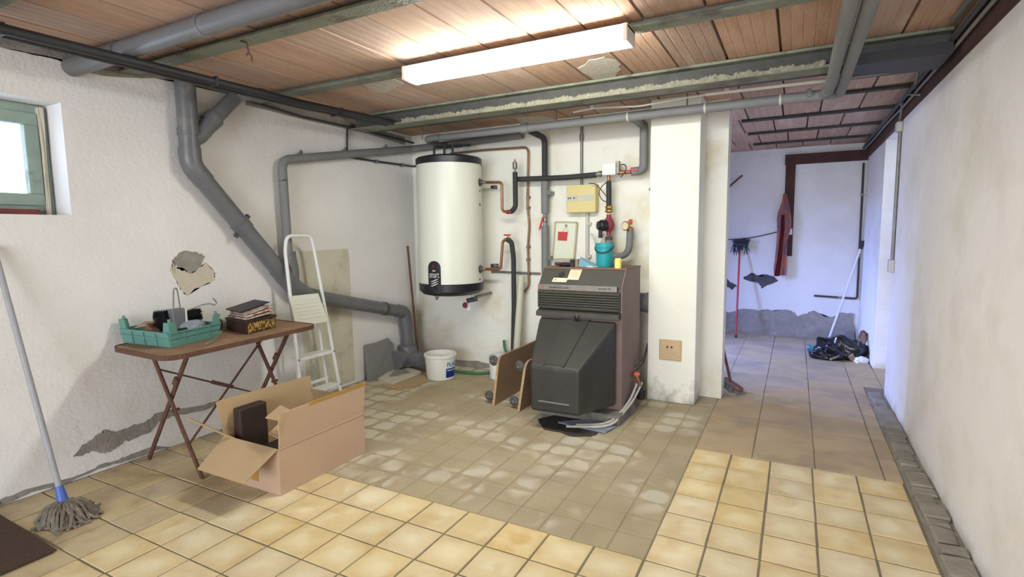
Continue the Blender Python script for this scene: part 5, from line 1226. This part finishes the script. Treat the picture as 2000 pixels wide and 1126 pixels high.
# ------------------------------------------------------------ far room
YF = 6.98
t = thing('broom', at(1437, 660, Y=6.75), 'red broom stick standing head up against the far wall', 'broom')
r0 = Vector((at(1437, 661, Z=0).x, at(1437, 661, Z=0).y, 0)); r0 = at(1437, 659, Z=0); r1 = at(1445, 482, Y=6.90)
obj('handle', T([r0, r1], .011, 0, 10), brightred, t, smooth=True)
obj('tip', T([r0, r0.lerp(r1, .03)], .014, 0, 10), blackpl, t)
obj('head', bar(NB(), r1+Vector((-.07, 0, .04)), r1+Vector((.09, 0, .02)), .05, .05), blackpl, t, bevel=.015)
bm = NB()
for k in range(160):
    a = r1+Vector((R_.uniform(-.07, .09), R_.uniform(-.02, .02), .04)); b = a+Vector((R_.uniform(-.04, .04), R_.uniform(-.03, .03), R_.uniform(.03, .06) if k % 3 else -R_.uniform(.05, .14)))
    tube(bm, [a, b], .004, 4)
obj('bristles', bm, greybris, t)
t = thing('hanging_clothes', at(1530, 460, Y=6.9), 'brick red checked cloth hanging on the dark post of the far wall', 'cloth')
def drape(nm, outline, mt, off, yy=6.93):
    """outline rows: (py, xleft, xright)"""
    bm = NB(); rows = []; n_ = 14
    for py, xa, xb_ in outline:
        row = []
        for k in range(n_+1):
            f = k/n_; q = at(xa+(xb_-xa)*f, py, Y=yy); row.append(bm.verts.new((q.x, yy-.03-off-.022*math.sin(f*PI)-.012*math.sin(f*PI*5+py*.01), q.z)))
        rows.append(row)
    for a, b in zip(rows, rows[1:]):
        for k in range(n_): bm.faces.new((a[k], a[k+1], b[k+1], b[k]))
    bmesh.ops.solidify(bm, geom=bm.faces[:], thickness=.008)
    return obj(nm, bm, mt, t, smooth=True)
drape('shirt', [(378, 1530, 1538), (395, 1527, 1541), (415, 1519, 1544), (430, 1517, 1546), (445, 1518, 1545), (470, 1517, 1538), (500, 1514, 1537), (525, 1511, 1537), (537, 1512, 1536)], cloth_r, .0)
drape('dark_fold', [(420, 1526, 1532), (450, 1524, 1532), (490, 1520, 1529), (538, 1512, 1522)], cloth_k, .025)
obj('peg', T([at(1534, 376, Y=6.95), at(1534, 376, Y=6.90)], .008, 0, 8), steel_d, t)
a, b = at(1534, 446, Y=6.93), at(1547, 458, Y=6.93)
tag(obj('wall_socket', B(a.x, b.x, 6.91, 6.95, b.z, a.z), white, bevel=.006), 'small white socket on the dark post beside the hanging cloth', 'socket')
t = thing('washing_line', at(1470, 463, Y=6.96), 'thin dark cable sagging along the far wall to the socket', 'cable')
obj('wire', T([at(x, y, Y=6.955) for x, y in [(1400, 468), (1440, 467), (1480, 462), (1520, 452), (1536, 450)]], .006, .1, 6), cable_d, t)
t.name = 'sagging_cable'
t = thing('far_pipe', (.6, YF-.03, .5), 'dark conduit down the far right corner turning left near the floor', 'conduit')
obj('tube', T([at(1687, 318, Y=YF-.02), at(1674, 583, Y=YF-.02), at(1590, 577, Y=YF-.02)], .011, .03, 8), cable_d, t, smooth=True)
for px, py in ((1684, 380), (1678, 500), (1640, 580)):
    q = at(px, py, Y=YF-.02); obj('clip', B(q.x-.02, q.x+.02, YF-.035, YF, q.z-.008, q.z+.008), zinc, t)
t.name = 'corner_conduit'
t = thing('mop', at(1620, 665, Z=0), 'white stick with a black grip leaning in the far right corner', 'mop')
w0_ = at(1618, 664, Z=.02); w1_ = at(1686, 470, Y=6.9)
obj('handle', T([w0_, w1_], .012, 0, 10), white, t, smooth=True)
obj('grip', T([w0_.lerp(w1_, .92), w0_.lerp(w1_, 1.0)], .018, 0, 10), blackpl, t, smooth=True)
bm = NB()
for k in range(60):
    a_ = R_.uniform(0, 2*PI); e_ = w0_+Vector((math.cos(a_)*R_.uniform(.04, .12), math.sin(a_)*.07, -.014)); tube(bm, [w0_, w0_.lerp(e_, .5)+Vector((0, 0, .02)), e_], .007, 5, .02)
obj('yarn', bm, mopm, t)
# bin bag
q = at(1640, 706, Z=0); cb = Vector((q.x+.02, q.y+.18, 0))
def lump(c, lx, ly, lz, seed, mt, nm, par, j=.18):
    r_ = random.Random(seed); bm = NB(); bmesh.ops.create_icosphere(bm, subdivisions=4, radius=1)
    ph = [r_.uniform(0, 6) for _ in range(9)]
    for v in bm.verts:
        p_ = v.co; k = 1+j*(math.sin(p_.x*4+ph[0])*math.sin(p_.y*5+ph[1])+.6*math.sin(p_.z*7+p_.x*6+ph[2])+.3*math.sin(p_.x*14+p_.y*12+ph[3]))*.6
        v.co = Vector((c[0]+p_.x*lx*k, c[1]+p_.y*ly*k, max(c[2]+.0, c[2]+(p_.z+.55)*lz*k)))
    return obj(nm, bm, mt, par, smooth=True)
t = thing('bin_bag', cb, 'shiny black bin bag slumped on the floor at the far right corner', 'bag')
lump((cb.x+.0, cb.y, 0), .22, .14, .135, 3, bagm, 'bag', t)
lump((cb.x-.12, cb.y-.08, 0), .16, .10, .06, 5, bagm, 'loose_fold', t)
q = at(1588, 686, Z=0)
t = thing('plastic_bottle', q, 'crushed teal plastic bottle left of the black bin bag', 'bottle')
d = Vector((.16, -.06, 0)).normalized()
obj('bottle', LT([(0, 0), (.030, .004), (.034, .02), (.024, .06), (.033, .09), (.026, .12), (.034, .14), (.012, .17), (.012, .19), (0, .19)], q+Vector((-.05, .02, .036)), d, 16), mat('teal_clear_plastic', (60, 130, 140), .2, var=.2, scale=20, bump=.5, bscale=30), t, smooth=True)
obj('cap', LT([(0, 0), (.014, 0), (.014, .014), (0, .014)], q+Vector((-.05, .02, .036))+d*.185, d, 12), white, t)
t = thing('wooden_plank', at(1670, 700, Z=0), 'thick brown plank standing tilted against the black bin bag', 'plank')
pk0 = at(1664, 706, Z=.0); pk1 = at(1688, 654, Y=pk0.y+.25)
bar_ = bar(NB(), pk0+Vector((0, 0, .02)), pk1, .075, .03, (.5, -1, 0)); obj('plank', rough(bar_, .003, 1), wood_l, t)
obj('dark_end', bar(NB(), pk0.lerp(pk1, .55), pk0.lerp(pk1, 1.08), .078, .033, (.5, -1, 0)), wood, t)
t = tag(obj('twig', T([at(1622, 701, Z=.03), at(1660, 688, Z=.06), at(1672, 680, Z=.1)], .010, .03, 8), wood_l), 'thin pale stick lying across the front of the bin bag', 'stick')
tag(obj('dustpan', rough(hexa(NB(), [(pk0.x+.02, pk0.y+.08, 0), (pk0.x+.16, pk0.y+.08, 0), (pk0.x+.16, pk0.y+.22, 0), (pk0.x+.02, pk0.y+.22, 0), (pk0.x+.05, pk0.y+.12, .1), (pk0.x+.14, pk0.y+.12, .07), (pk0.x+.14, pk0.y+.2, .12), (pk0.x+.05, pk0.y+.2, .14)]), .01, 2), wood), 'crumpled brown rag heap behind the tilted plank', 'rag').name = 'rag_heap'
qq = at(1690, 708, Z=0)
loaf((qq.x-.03, qq.y, 0), .06, .04, .035, white, 'paper_scrap', 'white paper scrap at the foot of the far pier', 'paper', .3)
# broom standing beside the pillar in passage
t = thing('broom', at(1432, 760, Z=0), 'old wooden broom with worn bristles leaning behind the pillar edge', 'broom')
n0 = at(1427, 745, Z=.06); n1 = at(1408, 660, Y=4.35)
obj('handle', T([n0, n0+(n1-n0)*1.0], .011, 0, 10), wood, t, smooth=True)
hd = at(1414, 742, Z=.035); he = at(1446, 764, Z=.03)
obj('head', bar(NB(), hd+Vector((0, 0, .015)), he+Vector((0, 0, .015)), .05, .03), wood, t, bevel=.006)
bm = NB()
for k in range(120):
    a = hd.lerp(he, R_.random())+Vector((R_.uniform(-.02, .02), R_.uniform(-.02, .02), 0)); tube(bm, [a, Vector((a.x+R_.uniform(-.03, .03), a.y+R_.uniform(-.03, .03), .002))], .004, 4)
obj('bristles', bm, mopm, t)
t = thing('stick', at(1437, 352, Y=6.6), 'short brown stick leaning at head height behind the pillar edge', 'stick')
obj('stick_shaft', T([at(1415, 372, Y=6.9), at(1450, 342, Y=6.94)], .011, 0, 8), wood, t)
